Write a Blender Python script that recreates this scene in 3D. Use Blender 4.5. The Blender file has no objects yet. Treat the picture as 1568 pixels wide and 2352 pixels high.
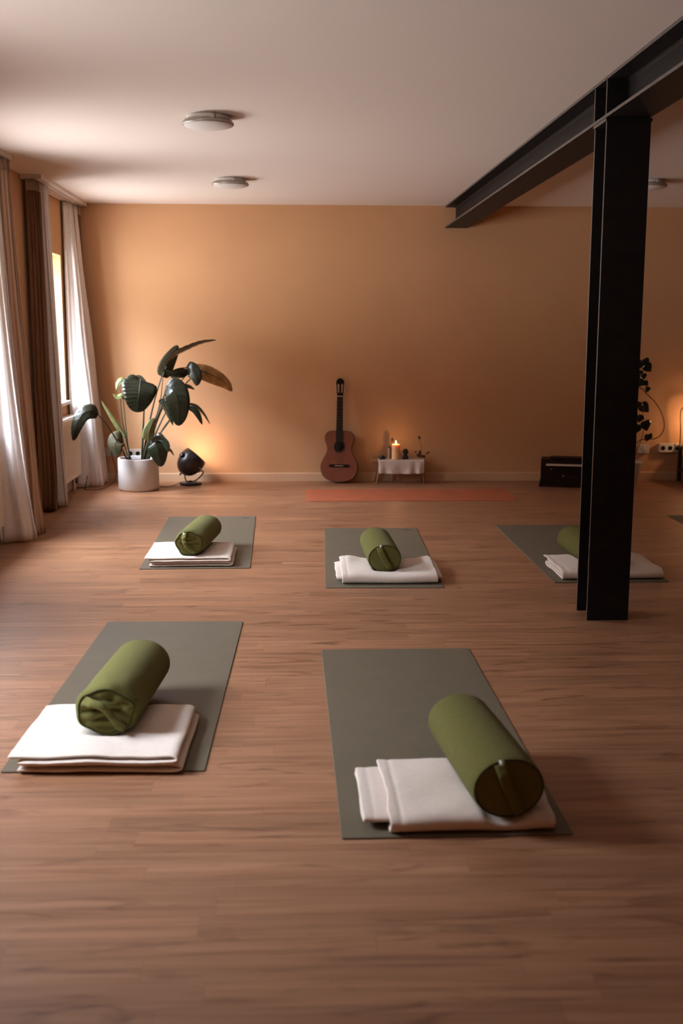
import bpy, math, random
from math import sin, cos, pi, radians, sqrt
from mathutils import Vector, Matrix, Quaternion, noise

random.seed(7)
SC = bpy.context.scene
COL = SC.collection

# ------------------------------------------------------------------ camera
CAM_H = 1.42
FPX = 2508.07
FW = Vector((0.03821157, 0.98542647, -0.1657545)).normalized()
RT = Vector((0.99926112, -0.03836831, 0.00225749)).normalized()
UP = RT.cross(FW).normalized()
RT = FW.cross(UP).normalized()
camd = bpy.data.cameras.new('camera')
cam = bpy.data.objects.new('camera', camd)
COL.objects.link(cam)
camd.sensor_fit = 'VERTICAL'
camd.sensor_height = 36.0
camd.sensor_width = 24.0
camd.lens = FPX / 2352 * 36.0
camd.clip_start = 0.05
camd.dof.use_dof = True
camd.dof.focus_distance = 5.9
camd.dof.aperture_fstop = 2.6
m = Matrix((RT, UP, -FW)).transposed().to_4x4()
m.translation = (0, 0, CAM_H)
cam.matrix_world = m
SC.camera = cam

# ------------------------------------------------------------------ view, world
SC.view_settings.view_transform = 'Standard'
SC.view_settings.look = 'None'
SC.view_settings.gamma = 1.0
SC.view_settings.exposure = 0.0
SC.view_settings.use_curve_mapping = False
try:
    SC.cycles.use_denoising = True
    SC.cycles.max_bounces = 10
    SC.cycles.diffuse_bounces = 6
    SC.cycles.sample_clamp_indirect = 6.0
    SC.cycles.caustics_reflective = False
    SC.cycles.caustics_refractive = False
except Exception:
    pass

SKY_UP, SKY_HIGH, SKY_SIDE, SKY_HOUSE, SKY_GROUND = 150.0, 58.0, 84.0, 6.0, 33.0
world = bpy.data.worlds.new('overcast_sky')
SC.world = world
world.use_nodes = True
nt = world.node_tree
nt.nodes.clear()
wo = nt.nodes.new('ShaderNodeOutputWorld')
bg = nt.nodes.new('ShaderNodeBackground')
tc = nt.nodes.new('ShaderNodeTexCoord')
sx = nt.nodes.new('ShaderNodeSeparateXYZ')
cr = nt.nodes.new('ShaderNodeValToRGB')
mr = nt.nodes.new('ShaderNodeMapRange')
mr.inputs['From Min'].default_value = -1.0
nt.links.new(tc.outputs['Generated'], sx.inputs[0])
nt.links.new(sx.outputs['Z'], mr.inputs['Value'])
nt.links.new(mr.outputs[0], cr.inputs[0])
def skc(v, t=(0.93, 0.96, 1.0)):
    return (v * t[0], v * t[1], v * t[2], 1)
# bright overcast zenith, houses opposite along the horizon, pale street below
GROUND_T, HOUSE_T, SKY_T = (0.97, 0.97, 0.97), (1.0, 0.95, 0.90), (0.88, 0.955, 1.10)
el = cr.color_ramp.elements
el[0].position = 0.0
el[0].color = skc(0.75 * SKY_GROUND, GROUND_T)
el[1].position = 1.0
el[1].color = skc(SKY_UP, SKY_T)
for pos, val, tint in ((0.22, 0.9 * SKY_GROUND, GROUND_T), (0.47, SKY_GROUND, GROUND_T), (0.53, SKY_HOUSE, HOUSE_T), (0.66, SKY_HOUSE, HOUSE_T), (0.705, 0.75 * SKY_SIDE, SKY_T), (0.78, SKY_SIDE, SKY_T), (0.86, SKY_HIGH, SKY_T), (0.93, 0.65 * SKY_UP, SKY_T)):
    e = el.new(pos); e.color = skc(val, tint)
# the open end of the street: a bright stretch of low sky towards the camera's side
STREET_DIR, STREET_GAIN = Vector((-0.46, -0.68, 0.57)).normalized(), 24.0
dp_ = nt.nodes.new('ShaderNodeVectorMath'); dp_.operation = 'DOT_PRODUCT'
dp_.inputs[1].default_value = STREET_DIR
nt.links.new(tc.outputs['Generated'], dp_.inputs[0])
ms = nt.nodes.new('ShaderNodeMapRange'); ms.interpolation_type = 'SMOOTHSTEP'
ms.inputs['From Min'].default_value = 0.89; ms.inputs['From Max'].default_value = 0.985
ms.inputs['To Min'].default_value = 0.0; ms.inputs['To Max'].default_value = STREET_GAIN
nt.links.new(dp_.outputs['Value'], ms.inputs['Value'])
sc_ = nt.nodes.new('ShaderNodeVectorMath'); sc_.operation = 'SCALE'
sc_.inputs[0].default_value = (0.84, 0.95, 1.14)
nt.links.new(ms.outputs[0], sc_.inputs['Scale'])
ad_ = nt.nodes.new('ShaderNodeVectorMath'); ad_.operation = 'ADD'
nt.links.new(cr.outputs[0], ad_.inputs[0]); nt.links.new(sc_.outputs[0], ad_.inputs[1])
nt.links.new(ad_.outputs[0], bg.inputs['Color'])
bg.inputs['Strength'].default_value = 1.0
nt.links.new(bg.outputs[0], wo.inputs['Surface'])

# ------------------------------------------------------------------ dimensions
D = 10.22            # back wall
XL = -2.05           # left wall
XR = 8.0             # right wall
YF = -3.5            # wall behind the camera
WALL_T = 0.20
def ceil_z(y):
    return 2.524 + 0.0068 * (D - y)
# windows in the left wall: (y0, y1, sill, head)
WINDOWS = [(8.90, 9.72, 0.79, 2.035), (6.38, 7.24, 0.79, 2.035), (3.30, 4.08, 0.79, 2.035)]

for i, (y0, y1, z0, z1) in enumerate(WINDOWS):      # daylight enters here
    ld = bpy.data.lights.new('window_daylight', 'AREA')
    ld.shape = 'RECTANGLE'
    ld.size = z1 - z0
    ld.size_y = y1 - y0
    ld.cycles.is_portal = True
    lo = bpy.data.objects.new('window_daylight', ld)
    COL.objects.link(lo)
    lo.location = (XL - WALL_T - 0.01, (y0 + y1) / 2, (z0 + z1) / 2)
    lo.rotation_euler = (0, -pi / 2, 0)

WARM = (1.0, 0.54, 0.28)

# ------------------------------------------------------------------ helpers
def at(x, y, Y):
    """point on the plane at depth Y that the photograph shows at pixel x, y"""
    d = FW + RT * ((x - 784) / FPX) - UP * ((y - 1176) / FPX)
    return Vector((0, 0, CAM_H)) + d * (Y / d.y)

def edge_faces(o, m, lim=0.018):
    '''the narrow flange edges, set in a paler tone'''
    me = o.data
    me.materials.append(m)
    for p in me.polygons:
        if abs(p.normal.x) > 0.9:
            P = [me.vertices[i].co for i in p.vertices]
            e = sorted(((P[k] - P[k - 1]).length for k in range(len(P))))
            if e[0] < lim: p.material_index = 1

def tag(o, label=None, cat=None, group=None, kind=None):
    if label: o['label'] = label
    if cat: o['category'] = cat
    if group: o['group'] = group
    if kind: o['kind'] = kind
    return o

def thing(name, label, cat, loc=(0, 0, 0), rotz=0.0, group=None):
    o = bpy.data.objects.new(name, None)
    o.empty_display_size = 0.05
    COL.objects.link(o)
    o.location = loc
    o.rotation_euler = (0, 0, rotz)
    return tag(o, label, cat, group)

def mobj(name, geo, mat, parent=None, smooth=True, world=False, loc=None, solid=0, sub=0, bevel=0, offset=0.0):
    v, f = geo
    if world and parent is not None:
        off = Vector(parent.location)
        v = [Vector(p) - off for p in v]
    me = bpy.data.meshes.new(name)
    me.from_pydata([tuple(p) for p in v], [], f)
    me.update()
    me.materials.append(mat)
    if smooth:
        for p in me.polygons: p.use_smooth = True
    o = bpy.data.objects.new(name, me)
    COL.objects.link(o)
    if parent is not None: o.parent = parent
    if loc is not None: o.location = loc
    if bevel:
        b = o.modifiers.new('bevel', 'BEVEL'); b.width = bevel; b.segments = 2; b.limit_method = 'ANGLE'; b.angle_limit = radians(40)
        b.harden_normals = False
    if solid:
        s = o.modifiers.new('solid', 'SOLIDIFY'); s.thickness = solid; s.offset = offset
    if sub:
        s = o.modifiers.new('sub', 'SUBSURF'); s.levels = sub; s.render_levels = sub
    return o

def join(*gs):
    V, F = [], []
    for v, f in gs:
        n = len(V); V += list(v); F += [tuple(i + n for i in q) for q in f]
    return V, F

def box(x0, x1, y0, y1, z0, z1):
    v = [(x0, y0, z0), (x1, y0, z0), (x1, y1, z0), (x0, y1, z0), (x0, y0, z1), (x1, y0, z1), (x1, y1, z1), (x0, y1, z1)]
    return v, [(0, 3, 2, 1), (4, 5, 6, 7), (0, 1, 5, 4), (1, 2, 6, 5), (2, 3, 7, 6), (3, 0, 4, 7)]

def xf(geo, M):
    return [M @ Vector(p) for p in geo[0]], geo[1]

def lathe(prof, n=48, cx=0, cy=0, cz=0, ex=1, ey=1):
    """profile [(r, z)] about Z; r = 0 ends are closed with a fan"""
    V, F, rings = [], [], []
    for r, z in prof:
        if r < 1e-6:
            V.append((cx, cy, cz + z)); rings.append([len(V) - 1])
        else:
            rings.append(list(range(len(V), len(V) + n)))
            for i in range(n):
                a = 2 * pi * i / n
                V.append((cx + ex * r * cos(a), cy + ey * r * sin(a), cz + z))
    for A, B in zip(rings, rings[1:]):
        for i in range(n):
            j = (i + 1) % n
            if len(A) == 1 and len(B) == 1: continue
            if len(A) == 1: F.append((A[0], B[j], B[i]))
            elif len(B) == 1: F.append((A[i], A[j], B[0]))
            else: F.append((A[i], A[j], B[j], B[i]))
    return V, F

def smooth_path(pts, n):
    """Catmull-Rom through pts, n samples"""
    P = [Vector(p) for p in pts]
    if len(P) == 2:
        return [P[0].lerp(P[1], i / (n - 1)) for i in range(n)]
    Q = [P[0] * 2 - P[1]] + P + [P[-1] * 2 - P[-2]]
    L = [0]
    for a, b in zip(P, P[1:]): L.append(L[-1] + (b - a).length)
    out = []
    for i in range(n):
        s = L[-1] * i / (n - 1)
        k = 0
        while k < len(P) - 2 and s > L[k + 1]: k += 1
        t = (s - L[k]) / max(L[k + 1] - L[k], 1e-9)
        p0, p1, p2, p3 = Q[k], Q[k + 1], Q[k + 2], Q[k + 3]
        out.append(0.5 * ((2 * p1) + (p2 - p0) * t + (2 * p0 - 5 * p1 + 4 * p2 - p3) * t * t + (3 * p1 - p0 - 3 * p2 + p3) * t ** 3))
    return out

def tube(pts, r, n=8, samples=None, caps=True):
    P = smooth_path(pts, samples) if samples else [Vector(p) for p in pts]
    R = r if callable(r) else (lambda t: r)
    V, F = [], []
    T0 = (P[1] - P[0]).normalized()
    nrm = T0.orthogonal().normalized()
    N = len(P)
    for i, p in enumerate(P):
        t = (P[min(i + 1, N - 1)] - P[max(i - 1, 0)]).normalized()
        nrm = (nrm - t * nrm.dot(t))
        nrm = nrm.normalized() if nrm.length > 1e-6 else t.orthogonal().normalized()
        b = t.cross(nrm)
        rr = R(i / (N - 1))
        for k in range(n):
            a = 2 * pi * k / n
            V.append(p + nrm * (rr * cos(a)) + b * (rr * sin(a)))
    for i in range(N - 1):
        for k in range(n):
            l = (k + 1) % n
            F.append((i * n + k, i * n + l, (i + 1) * n + l, (i + 1) * n + k))
    if caps:
        F.append(tuple(reversed(range(n))))
        F.append(tuple(range((N - 1) * n, N * n)))
    return V, F

def grid(rows):
    """rows of points -> quads"""
    V = [p for r in rows for p in r]
    w = len(rows[0])
    F = [(i * w + j, i * w + j + 1, (i + 1) * w + j + 1, (i + 1) * w + j) for i in range(len(rows) - 1) for j in range(w - 1)]
    return V, F

def prism(outline, y0, y1):
    """outline [(x, z)] extruded along Y"""
    n = len(outline)
    V = [(x, y0, z) for x, z in outline] + [(x, y1, z) for x, z in outline]
    F = [tuple(range(n)), tuple(reversed(range(n, 2 * n)))]
    F += [(i, i + n, (i + 1) % n + n, (i + 1) % n) for i in range(n)]
    return V, F

def sphere(c, r, n=16, sz=1.0):
    pr = [(r * sin(pi * i / n) if 0 < i < n else 0, -r * sz * cos(pi * i / n)) for i in range(n + 1)]
    return lathe(pr, n * 2, *c)

# ------------------------------------------------------------------ materials
def mat(name, col, rough=0.6, spec=0.5, metal=0.0, noise_scale=0, noise_amt=0.0, bump=0.0, bump_scale=200, sheen=0, sss=0, emit=None, emit_s=0, coat=0):
    M = bpy.data.materials.new(name)
    M.use_nodes = True
    t = M.node_tree
    b = t.nodes['Principled BSDF']
    b.inputs['Base Color'].default_value = (*col, 1)
    b.inputs['Roughness'].default_value = rough
    b.inputs['Specular IOR Level'].default_value = spec
    b.inputs['Metallic'].default_value = metal
    if sheen:
        b.inputs['Sheen Weight'].default_value = sheen
        b.inputs['Sheen Roughness'].default_value = 0.5
    if sss:
        b.inputs['Subsurface Weight'].default_value = sss
        b.inputs['Subsurface Radius'].default_value = (0.02, 0.01, 0.005)
        b.inputs['Subsurface Scale'].default_value = 1.0
    if coat: b.inputs['Coat Weight'].default_value = coat
    if emit:
        b.inputs['Emission Color'].default_value = (*emit, 1)
        b.inputs['Emission Strength'].default_value = emit_s
    co = t.nodes.new('ShaderNodeTexCoord')
    if noise_amt:
        n = t.nodes.new('ShaderNodeTexNoise')
        n.inputs['Scale'].default_value = noise_scale
        n.inputs['Detail'].default_value = 4
        t.links.new(co.outputs['Object'], n.inputs['Vector'])
        r = t.nodes.new('ShaderNodeValToRGB')
        r.color_ramp.elements[0].position = 0.3
        r.color_ramp.elements[1].position = 0.7
        r.color_ramp.elements[0].color = tuple(c * (1 - noise_amt) for c in col) + (1,)
        r.color_ramp.elements[1].color = tuple(min(1, c * (1 + noise_amt)) for c in col) + (1,)
        t.links.new(n.outputs['Fac'], r.inputs[0])
        t.links.new(r.outputs[0], b.inputs['Base Color'])
    if bump:
        n2 = t.nodes.new('ShaderNodeTexNoise')
        n2.inputs['Scale'].default_value = bump_scale
        n2.inputs['Detail'].default_value = 3
        t.links.new(co.outputs['Object'], n2.inputs['Vector'])
        bp = t.nodes.new('ShaderNodeBump')
        bp.inputs['Strength'].default_value = bump
        bp.inputs['Distance'].default_value = 0.003
        t.links.new(n2.outputs['Fac'], bp.inputs['Height'])
        t.links.new(bp.outputs[0], b.inputs['Normal'])
    return M

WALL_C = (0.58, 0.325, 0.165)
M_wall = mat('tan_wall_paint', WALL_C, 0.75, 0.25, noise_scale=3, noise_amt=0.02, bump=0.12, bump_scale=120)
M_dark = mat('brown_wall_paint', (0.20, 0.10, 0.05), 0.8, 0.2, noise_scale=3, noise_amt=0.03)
M_ceil = mat('white_ceiling_paint', (0.74, 0.645, 0.58), 0.85, 0.2, bump=0.05, bump_scale=60)
M_base = mat('tan_skirting_paint', (0.62, 0.40, 0.24), 0.5, 0.4, noise_scale=4, noise_amt=0.02)
M_steel = mat('black_steel_paint', (0.013, 0.010, 0.009), 0.5, 0.14, noise_scale=15, noise_amt=0.15, bump=0.06, bump_scale=90)
M_edge = mat('pale_steel_edge', (0.085, 0.062, 0.052), 0.45, 0.5, noise_scale=25, noise_amt=0.25)  # paler tone for the narrow sideways-facing steel edges
M_white = mat('white_gloss_paint', (0.78, 0.75, 0.72), 0.35, 0.5, noise_scale=6, noise_amt=0.02)
M_rad = mat('radiator_enamel', (0.70, 0.60, 0.50), 0.4, 0.5, noise_scale=6, noise_amt=0.02)
M_plastic = mat('white_plastic', (0.60, 0.54, 0.48), 0.35, 0.5, noise_scale=10, noise_amt=0.02)
M_nylon = mat('nylon_string', (0.10, 0.07, 0.05), 0.5, 0.3, noise_scale=50, noise_amt=0.05)
M_hole = mat('dark_hole', (0.010, 0.008, 0.007), 0.9, 0.1, noise_scale=20, noise_amt=0.1)
M_blackplastic = mat('black_plastic', (0.015, 0.013, 0.012), 0.35, noise_scale=20, noise_amt=0.1)
M_mat = mat('olive_mat_rubber', (0.130, 0.108, 0.070), 0.62, 0.35, noise_scale=9, noise_amt=0.05, bump=0.25, bump_scale=350)
M_matedge = mat('dark_mat_print', (0.04, 0.035, 0.028), 0.7, noise_scale=40, noise_amt=0.1)
M_redmat = mat('terracotta_mat_rubber', (0.38, 0.105, 0.045), 0.7, 0.3, noise_scale=7, noise_amt=0.10, bump=0.2, bump_scale=300)
M_bol = mat('green_canvas', (0.135, 0.130, 0.038), 0.9, 0.12, noise_scale=60, noise_amt=0.06, bump=0.35, bump_scale=450, sheen=0.03)
M_bolpipe = mat('dark_green_piping', (0.05, 0.055, 0.02), 0.9, 0.15, noise_scale=60, noise_amt=0.06)
M_tagw = mat('white_label_fabric', (0.7, 0.68, 0.65), 0.7, noise_scale=60, noise_amt=0.05)
M_blanket = mat('cream_cotton', (0.77, 0.665, 0.57), 0.95, 0.1, noise_scale=70, noise_amt=0.04, bump=0.5, bump_scale=380, sheen=0.2)
M_pot = mat('white_ceramic', (0.64, 0.61, 0.58), 0.4, 0.5, noise_scale=12, noise_amt=0.03, bump=0.03, bump_scale=80)
M_soil = mat('soil', (0.05, 0.035, 0.025), 0.95, 0.1, noise_scale=60, noise_amt=0.4, bump=0.8, bump_scale=80)
M_leaf = mat('dark_green_leaf', (0.014, 0.019, 0.009), 0.30, 0.5, noise_scale=18, noise_amt=0.25, bump=0.1, bump_scale=60)
M_leafpale = mat('pale_green_leaf', (0.19, 0.20, 0.075), 0.5, 0.4, noise_scale=18, noise_amt=0.2, bump=0.1, bump_scale=60)
M_leafgrey = mat('grey_green_leaf', (0.058, 0.050, 0.024), 0.6, 0.2, noise_scale=18, noise_amt=0.2, bump=0.1, bump_scale=60)
M_leafdry = mat('browning_leaf', (0.30, 0.15, 0.045), 0.45, 0.4, noise_scale=14, noise_amt=0.5, bump=0.1, bump_scale=60)
M_stalk = mat('green_stalk', (0.022, 0.027, 0.010), 0.4, 0.5, noise_scale=20, noise_amt=0.2)
M_lamp = mat('black_lamp_enamel', (0.016, 0.011, 0.009), 0.28, 0.5, noise_scale=30, noise_amt=0.1)
M_lampin = mat('white_lamp_inside', (0.8, 0.7, 0.55), 0.5, noise_scale=20, noise_amt=0.02)
M_chrome = mat('brushed_metal', (0.6, 0.55, 0.5), 0.25, metal=1.0, noise_scale=40, noise_amt=0.05)
M_brass = mat('brass', (0.45, 0.26, 0.09), 0.35, metal=1.0, noise_scale=40, noise_amt=0.1)
M_bulb = mat('lit_bulb', (1, 0.8, 0.5), 0.5, emit=WARM, emit_s=12)
M_guitar_top = mat('cedar_soundboard', (0.17, 0.050, 0.020), 0.6, 0.25, noise_scale=12, noise_amt=0.12)
M_guitar_side = mat('dark_rosewood', (0.035, 0.014, 0.008), 0.5, 0.3, noise_scale=14, noise_amt=0.3)
M_ebony = mat('ebony', (0.008, 0.006, 0.005), 0.7, 0.12, noise_scale=30, noise_amt=0.2)
M_fret = mat('dull_fret_wire', (0.10, 0.07, 0.045), 0.5, 0.3, noise_scale=30, noise_amt=0.1)
M_bone = mat('bone', (0.62, 0.50, 0.34), 0.4, noise_scale=30, noise_amt=0.05)
M_wood = mat('oak_bench_wood', (0.33, 0.15, 0.06), 0.5, 0.4, noise_scale=14, noise_amt=0.2)
M_runner = mat('linen_cloth', (0.62, 0.50, 0.42), 0.95, 0.1, noise_scale=80, noise_amt=0.05, bump=0.4, bump_scale=300)
M_wax = mat('candle_wax', (0.84, 0.60, 0.31), 0.5, 0.4, sss=0.7, noise_scale=20, noise_amt=0.03)
M_flame = mat('candle_flame', (1, 0.7, 0.3), 0.5, emit=(1.0, 0.62, 0.25), emit_s=14)
_t = M_flame.node_tree
_em = _t.nodes.new('ShaderNodeEmission'); _em.inputs['Color'].default_value = (1.0, 0.62, 0.25, 1); _em.inputs['Strength'].default_value = 12
_tr = _t.nodes.new('ShaderNodeBsdfTransparent'); _ad = _t.nodes.new('ShaderNodeAddShader')
_t.links.new(_em.outputs[0], _ad.inputs[0]); _t.links.new(_tr.outputs[0], _ad.inputs[1])
_t.links.new(_ad.outputs[0], _t.nodes['Material Output'].inputs['Surface'])
M_amber = mat('amber_glass', (0.22, 0.06, 0.015), 0.12, 0.5, noise_scale=10, noise_amt=0.1)
M_vial = mat('pale_glass_vial', (0.55, 0.48, 0.42), 0.1, 0.6, noise_scale=10, noise_amt=0.05)
M_stone = mat('dark_cast_stone', (0.022, 0.02, 0.019), 0.5, 0.4, noise_scale=40, noise_amt=0.3, bump=0.4, bump_scale=60)
M_dried = mat('dried_flower', (0.05, 0.022, 0.015), 0.8, noise_scale=40, noise_amt=0.4)
M_driedstem = mat('dried_stem', (0.13, 0.05, 0.025), 0.7, noise_scale=40, noise_amt=0.3)
M_harm = mat('dark_lacquered_wood', (0.014, 0.005, 0.003), 0.45, 0.15, noise_scale=8, noise_amt=0.4)
M_key = mat('ivory_keys', (0.62, 0.52, 0.45), 0.4, noise_scale=30, noise_amt=0.04)
M_cable = mat('dark_cable', (0.012, 0.009, 0.007), 0.5, noise_scale=30, noise_amt=0.1)
M_moss = mat('moss_pole_fibre', (0.05, 0.03, 0.015), 0.95, 0.1, noise_scale=50, noise_amt=0.4, bump=1.0, bump_scale=120)
M_cab = mat('dark_stained_wood', (0.03, 0.015, 0.010), 0.4, noise_scale=9, noise_amt=0.3)
M_lampdiff = mat('frosted_diffuser', (0.74, 0.70, 0.67), 0.45, 0.4, noise_scale=6, noise_amt=0.02)
M_lampring = mat('satin_ring', (0.42, 0.37, 0.33), 0.35, 0.5, metal=0.4, noise_scale=20, noise_amt=0.05)

def fabric_curtain(name, col, transl, scale=260):
    M = mat(name, col, 0.95, 0.1, noise_scale=40, noise_amt=0.04, bump=0.3, bump_scale=scale)
    t = M.node_tree
    b = t.nodes['Principled BSDF']
    out = t.nodes['Material Output']
    tr = t.nodes.new('ShaderNodeBsdfTranslucent')
    tr.inputs['Color'].default_value = (*col, 1)
    mx = t.nodes.new('ShaderNodeMixShader')
    mx.inputs[0].default_value = transl
    t.links.new(b.outputs[0], mx.inputs[1]); t.links.new(tr.outputs[0], mx.inputs[2])
    t.links.new(mx.outputs[0], out.inputs['Surface'])
    return M
M_cream = fabric_curtain('cream_curtain_fabric', (0.86, 0.80, 0.76), 0.14)
M_brown = fabric_curtain('brown_curtain_fabric', (0.26, 0.145, 0.082), 0.12)
M_brownlit = fabric_curtain('lit_brown_curtain_fabric', (0.64, 0.44, 0.31), 0.15)  # the brown curtain cloth with daylight painted into its colour
M_heading = fabric_curtain('curtain_heading_tape', (0.52, 0.40, 0.30), 0.1)

def glass_pane():
    M = bpy.data.materials.new('window_glass')
    M.use_nodes = True
    t = M.node_tree
    t.nodes.clear()
    o = t.nodes.new('ShaderNodeOutputMaterial')
    tr = t.nodes.new('ShaderNodeBsdfTransparent')
    gl = t.nodes.new('ShaderNodeBsdfGlossy'); gl.inputs['Roughness'].default_value = 0.02
    lw = t.nodes.new('ShaderNodeLayerWeight'); lw.inputs['Blend'].default_value = 0.5
    pw = t.nodes.new('ShaderNodeMath'); pw.operation = 'POWER'; pw.inputs[1].default_value = 5.0
    fr = t.nodes.new('ShaderNodeMath'); fr.operation = 'MULTIPLY_ADD'; fr.inputs[1].default_value = 0.9; fr.inputs[2].default_value = 0.03
    t.links.new(lw.outputs['Facing'], pw.inputs[0]); t.links.new(pw.outputs[0], fr.inputs[0])
    mx = t.nodes.new('ShaderNodeMixShader')
    t.links.new(fr.outputs[0], mx.inputs[0]); t.links.new(tr.outputs[0], mx.inputs[1]); t.links.new(gl.outputs[0], mx.inputs[2])
    t.links.new(mx.outputs[0], o.inputs['Surface'])
    return M
M_glass = glass_pane()

def floor_material():
    M = bpy.data.materials.new('oak_plank_floor')
    M.use_nodes = True
    t = M.node_tree; L = t.links.new
    b = t.nodes['Principled BSDF']
    co = t.nodes.new('ShaderNodeTexCoord')
    br = t.nodes.new('ShaderNodeTexBrick')
    br.offset = 0.0; br.squash = 1.0
    br.inputs['Color1'].default_value = (0.0, 0, 0, 1)
    br.inputs['Color2'].default_value = (1, 1, 1, 1)
    br.inputs['Mortar'].default_value = (0.35, 0.35, 0.35, 1)
    br.inputs['Scale'].default_value = 1.0
    br.inputs['Mortar Size'].default_value = 0.0006
    br.inputs['Mortar Smooth'].default_value = 0.3
    br.inputs['Brick Width'].default_value = 0.86
    br.inputs['Row Height'].default_value = 0.092
    sp_ = t.nodes.new('ShaderNodeSeparateXYZ'); L(co.outputs['Object'], sp_.inputs[0])
    dv = t.nodes.new('ShaderNodeMath'); dv.operation = 'DIVIDE'; dv.inputs[1].default_value = 0.092; L(sp_.outputs['Y'], dv.inputs[0])
    fl = t.nodes.new('ShaderNodeMath'); fl.operation = 'FLOOR'; L(dv.outputs[0], fl.inputs[0])
    wn = t.nodes.new('ShaderNodeTexWhiteNoise'); wn.noise_dimensions = '1D'; L(fl.outputs[0], wn.inputs['W'])
    ma = t.nodes.new('ShaderNodeMath'); ma.operation = 'MULTIPLY_ADD'; ma.inputs[1].default_value = 0.86
    L(wn.outputs['Value'], ma.inputs[0]); L(sp_.outputs['X'], ma.inputs[2])
    cb_ = t.nodes.new('ShaderNodeCombineXYZ'); L(ma.outputs[0], cb_.inputs['X']); L(sp_.outputs['Y'], cb_.inputs['Y'])
    L(cb_.outputs[0], br.inputs['Vector'])
    # grain: long streaks along X, shifted per board
    mp = t.nodes.new('ShaderNodeMapping')
    mp.inputs['Scale'].default_value = (2.0, 42, 1)
    L(co.outputs['Object'], mp.inputs['Vector'])
    add = t.nodes.new('ShaderNodeVectorMath'); add.operation = 'MULTIPLY_ADD'
    add.inputs[1].default_value = (7.0, 3.0, 5.0)
    L(br.outputs['Color'], add.inputs[0]); L(mp.outputs[0], add.inputs[2])
    n1 = t.nodes.new('ShaderNodeTexNoise')
    n1.inputs['Scale'].default_value = 1.0; n1.inputs['Detail'].default_value = 6; n1.inputs['Distortion'].default_value = 0.6
    L(add.outputs[0], n1.inputs['Vector'])
    mp2 = t.nodes.new('ShaderNodeMapping')
    mp2.inputs['Scale'].default_value = (3.2, 15, 1)
    L(co.outputs['Object'], mp2.inputs['Vector'])
    n2 = t.nodes.new('ShaderNodeTexNoise')
    n2.inputs['Scale'].default_value = 1.0; n2.inputs['Detail'].default_value = 3; n2.inputs['Distortion'].default_value = 1.2
    L(mp2.outputs[0], n2.inputs['Vector'])
    ramp = t.nodes.new('ShaderNodeValToRGB')
    E_ = ramp.color_ramp.elements
    E_[0].position = 0.28; E_[0].color = (0.200, 0.087, 0.042, 1)
    E_[1].position = 0.68; E_[1].color = (0.365, 0.184, 0.097, 1)
    q = E_.new(0.46); q.color = (0.295, 0.138, 0.069, 1)
    L(n1.outputs['Fac'], ramp.inputs[0])
    # per board tint
    mr = t.nodes.new('ShaderNodeMapRange')
    mr.inputs['To Min'].default_value = 0.86; mr.inputs['To Max'].default_value = 1.10
    L(br.outputs['Color'], mr.inputs['Value'])
    # dark knots and flecks
    r2 = t.nodes.new('ShaderNodeValToRGB')
    r2.color_ramp.elements[0].position = 0.29; r2.color_ramp.elements[0].color = (0.58, 0.52, 0.48, 1)
    r2.color_ramp.elements[1].position = 0.42; r2.color_ramp.elements[1].color = (1, 1, 1, 1)
    L(n2.outputs['Fac'], r2.inputs[0])
    m1 = t.nodes.new('ShaderNodeMix'); m1.data_type = 'RGBA'; m1.blend_type = 'MULTIPLY'; m1.inputs[0].default_value = 1
    L(ramp.outputs[0], m1.inputs[6]); L(r2.outputs[0], m1.inputs[7])
    m2 = t.nodes.new('ShaderNodeVectorMath'); m2.operation = 'SCALE'
    L(m1.outputs[2], m2.inputs[0]); L(mr.outputs[0], m2.inputs['Scale'])
    # joints between the boards
    m3 = t.nodes.new('ShaderNodeMix'); m3.data_type = 'RGBA'
    m3.inputs[7].default_value = (0.10, 0.05, 0.028, 1)
    mf = t.nodes.new('ShaderNodeMath'); mf.operation = 'MULTIPLY'; mf.inputs[1].default_value = 0.6
    L(br.outputs['Fac'], mf.inputs[0]); L(mf.outputs[0], m3.inputs[0]); L(m2.outputs[0], m3.inputs[6])
    L(m3.outputs[2], b.inputs['Base Color'])
    rr = t.nodes.new('ShaderNodeMapRange')
    rr.inputs['To Min'].default_value = 0.36; rr.inputs['To Max'].default_value = 0.50
    L(n1.outputs['Fac'], rr.inputs['Value']); L(rr.outputs[0], b.inputs['Roughness'])
    b.inputs['Specular IOR Level'].default_value = 0.5
    bp = t.nodes.new('ShaderNodeBump'); bp.inputs['Strength'].default_value = 0.12; bp.inputs['Distance'].default_value = 0.002
    L(n1.outputs['Fac'], bp.inputs['Height']); L(bp.outputs[0], b.inputs['Normal'])
    return M
M_floor = floor_material()

# ------------------------------------------------------------------ room shell
def S(o):
    o['kind'] = 'structure'
    return o
X0, X1 = XL - WALL_T, XR + 0.2
S(mobj('floor', box(X0, X1, YF - 0.2, D + 0.2, -0.12, 0), M_floor, smooth=False))
v = []
for y in (YF - 0.2, D + 0.2):
    for x in (X0, X1):
        v.append((x, y, ceil_z(y)))
for y in (YF - 0.2, D + 0.2):
    for x in (X0, X1):
        v.append((x, y, ceil_z(y) + 0.15))
S(mobj('ceiling', (v, [(0, 2, 3, 1), (4, 5, 7, 6), (0, 1, 5, 4), (2, 6, 7, 3), (0, 4, 6, 2), (1, 3, 7, 5)]), M_ceil, smooth=False))
S(mobj('wall_back', box(XL, X1, D, D + 0.2, 0, 2.60), M_wall, smooth=False))
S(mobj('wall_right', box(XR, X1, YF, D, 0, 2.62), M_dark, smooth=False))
S(mobj('wall_front', box(XL, X1, YF - 0.2, YF, 0, 2.62), M_wall, smooth=False))

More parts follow.
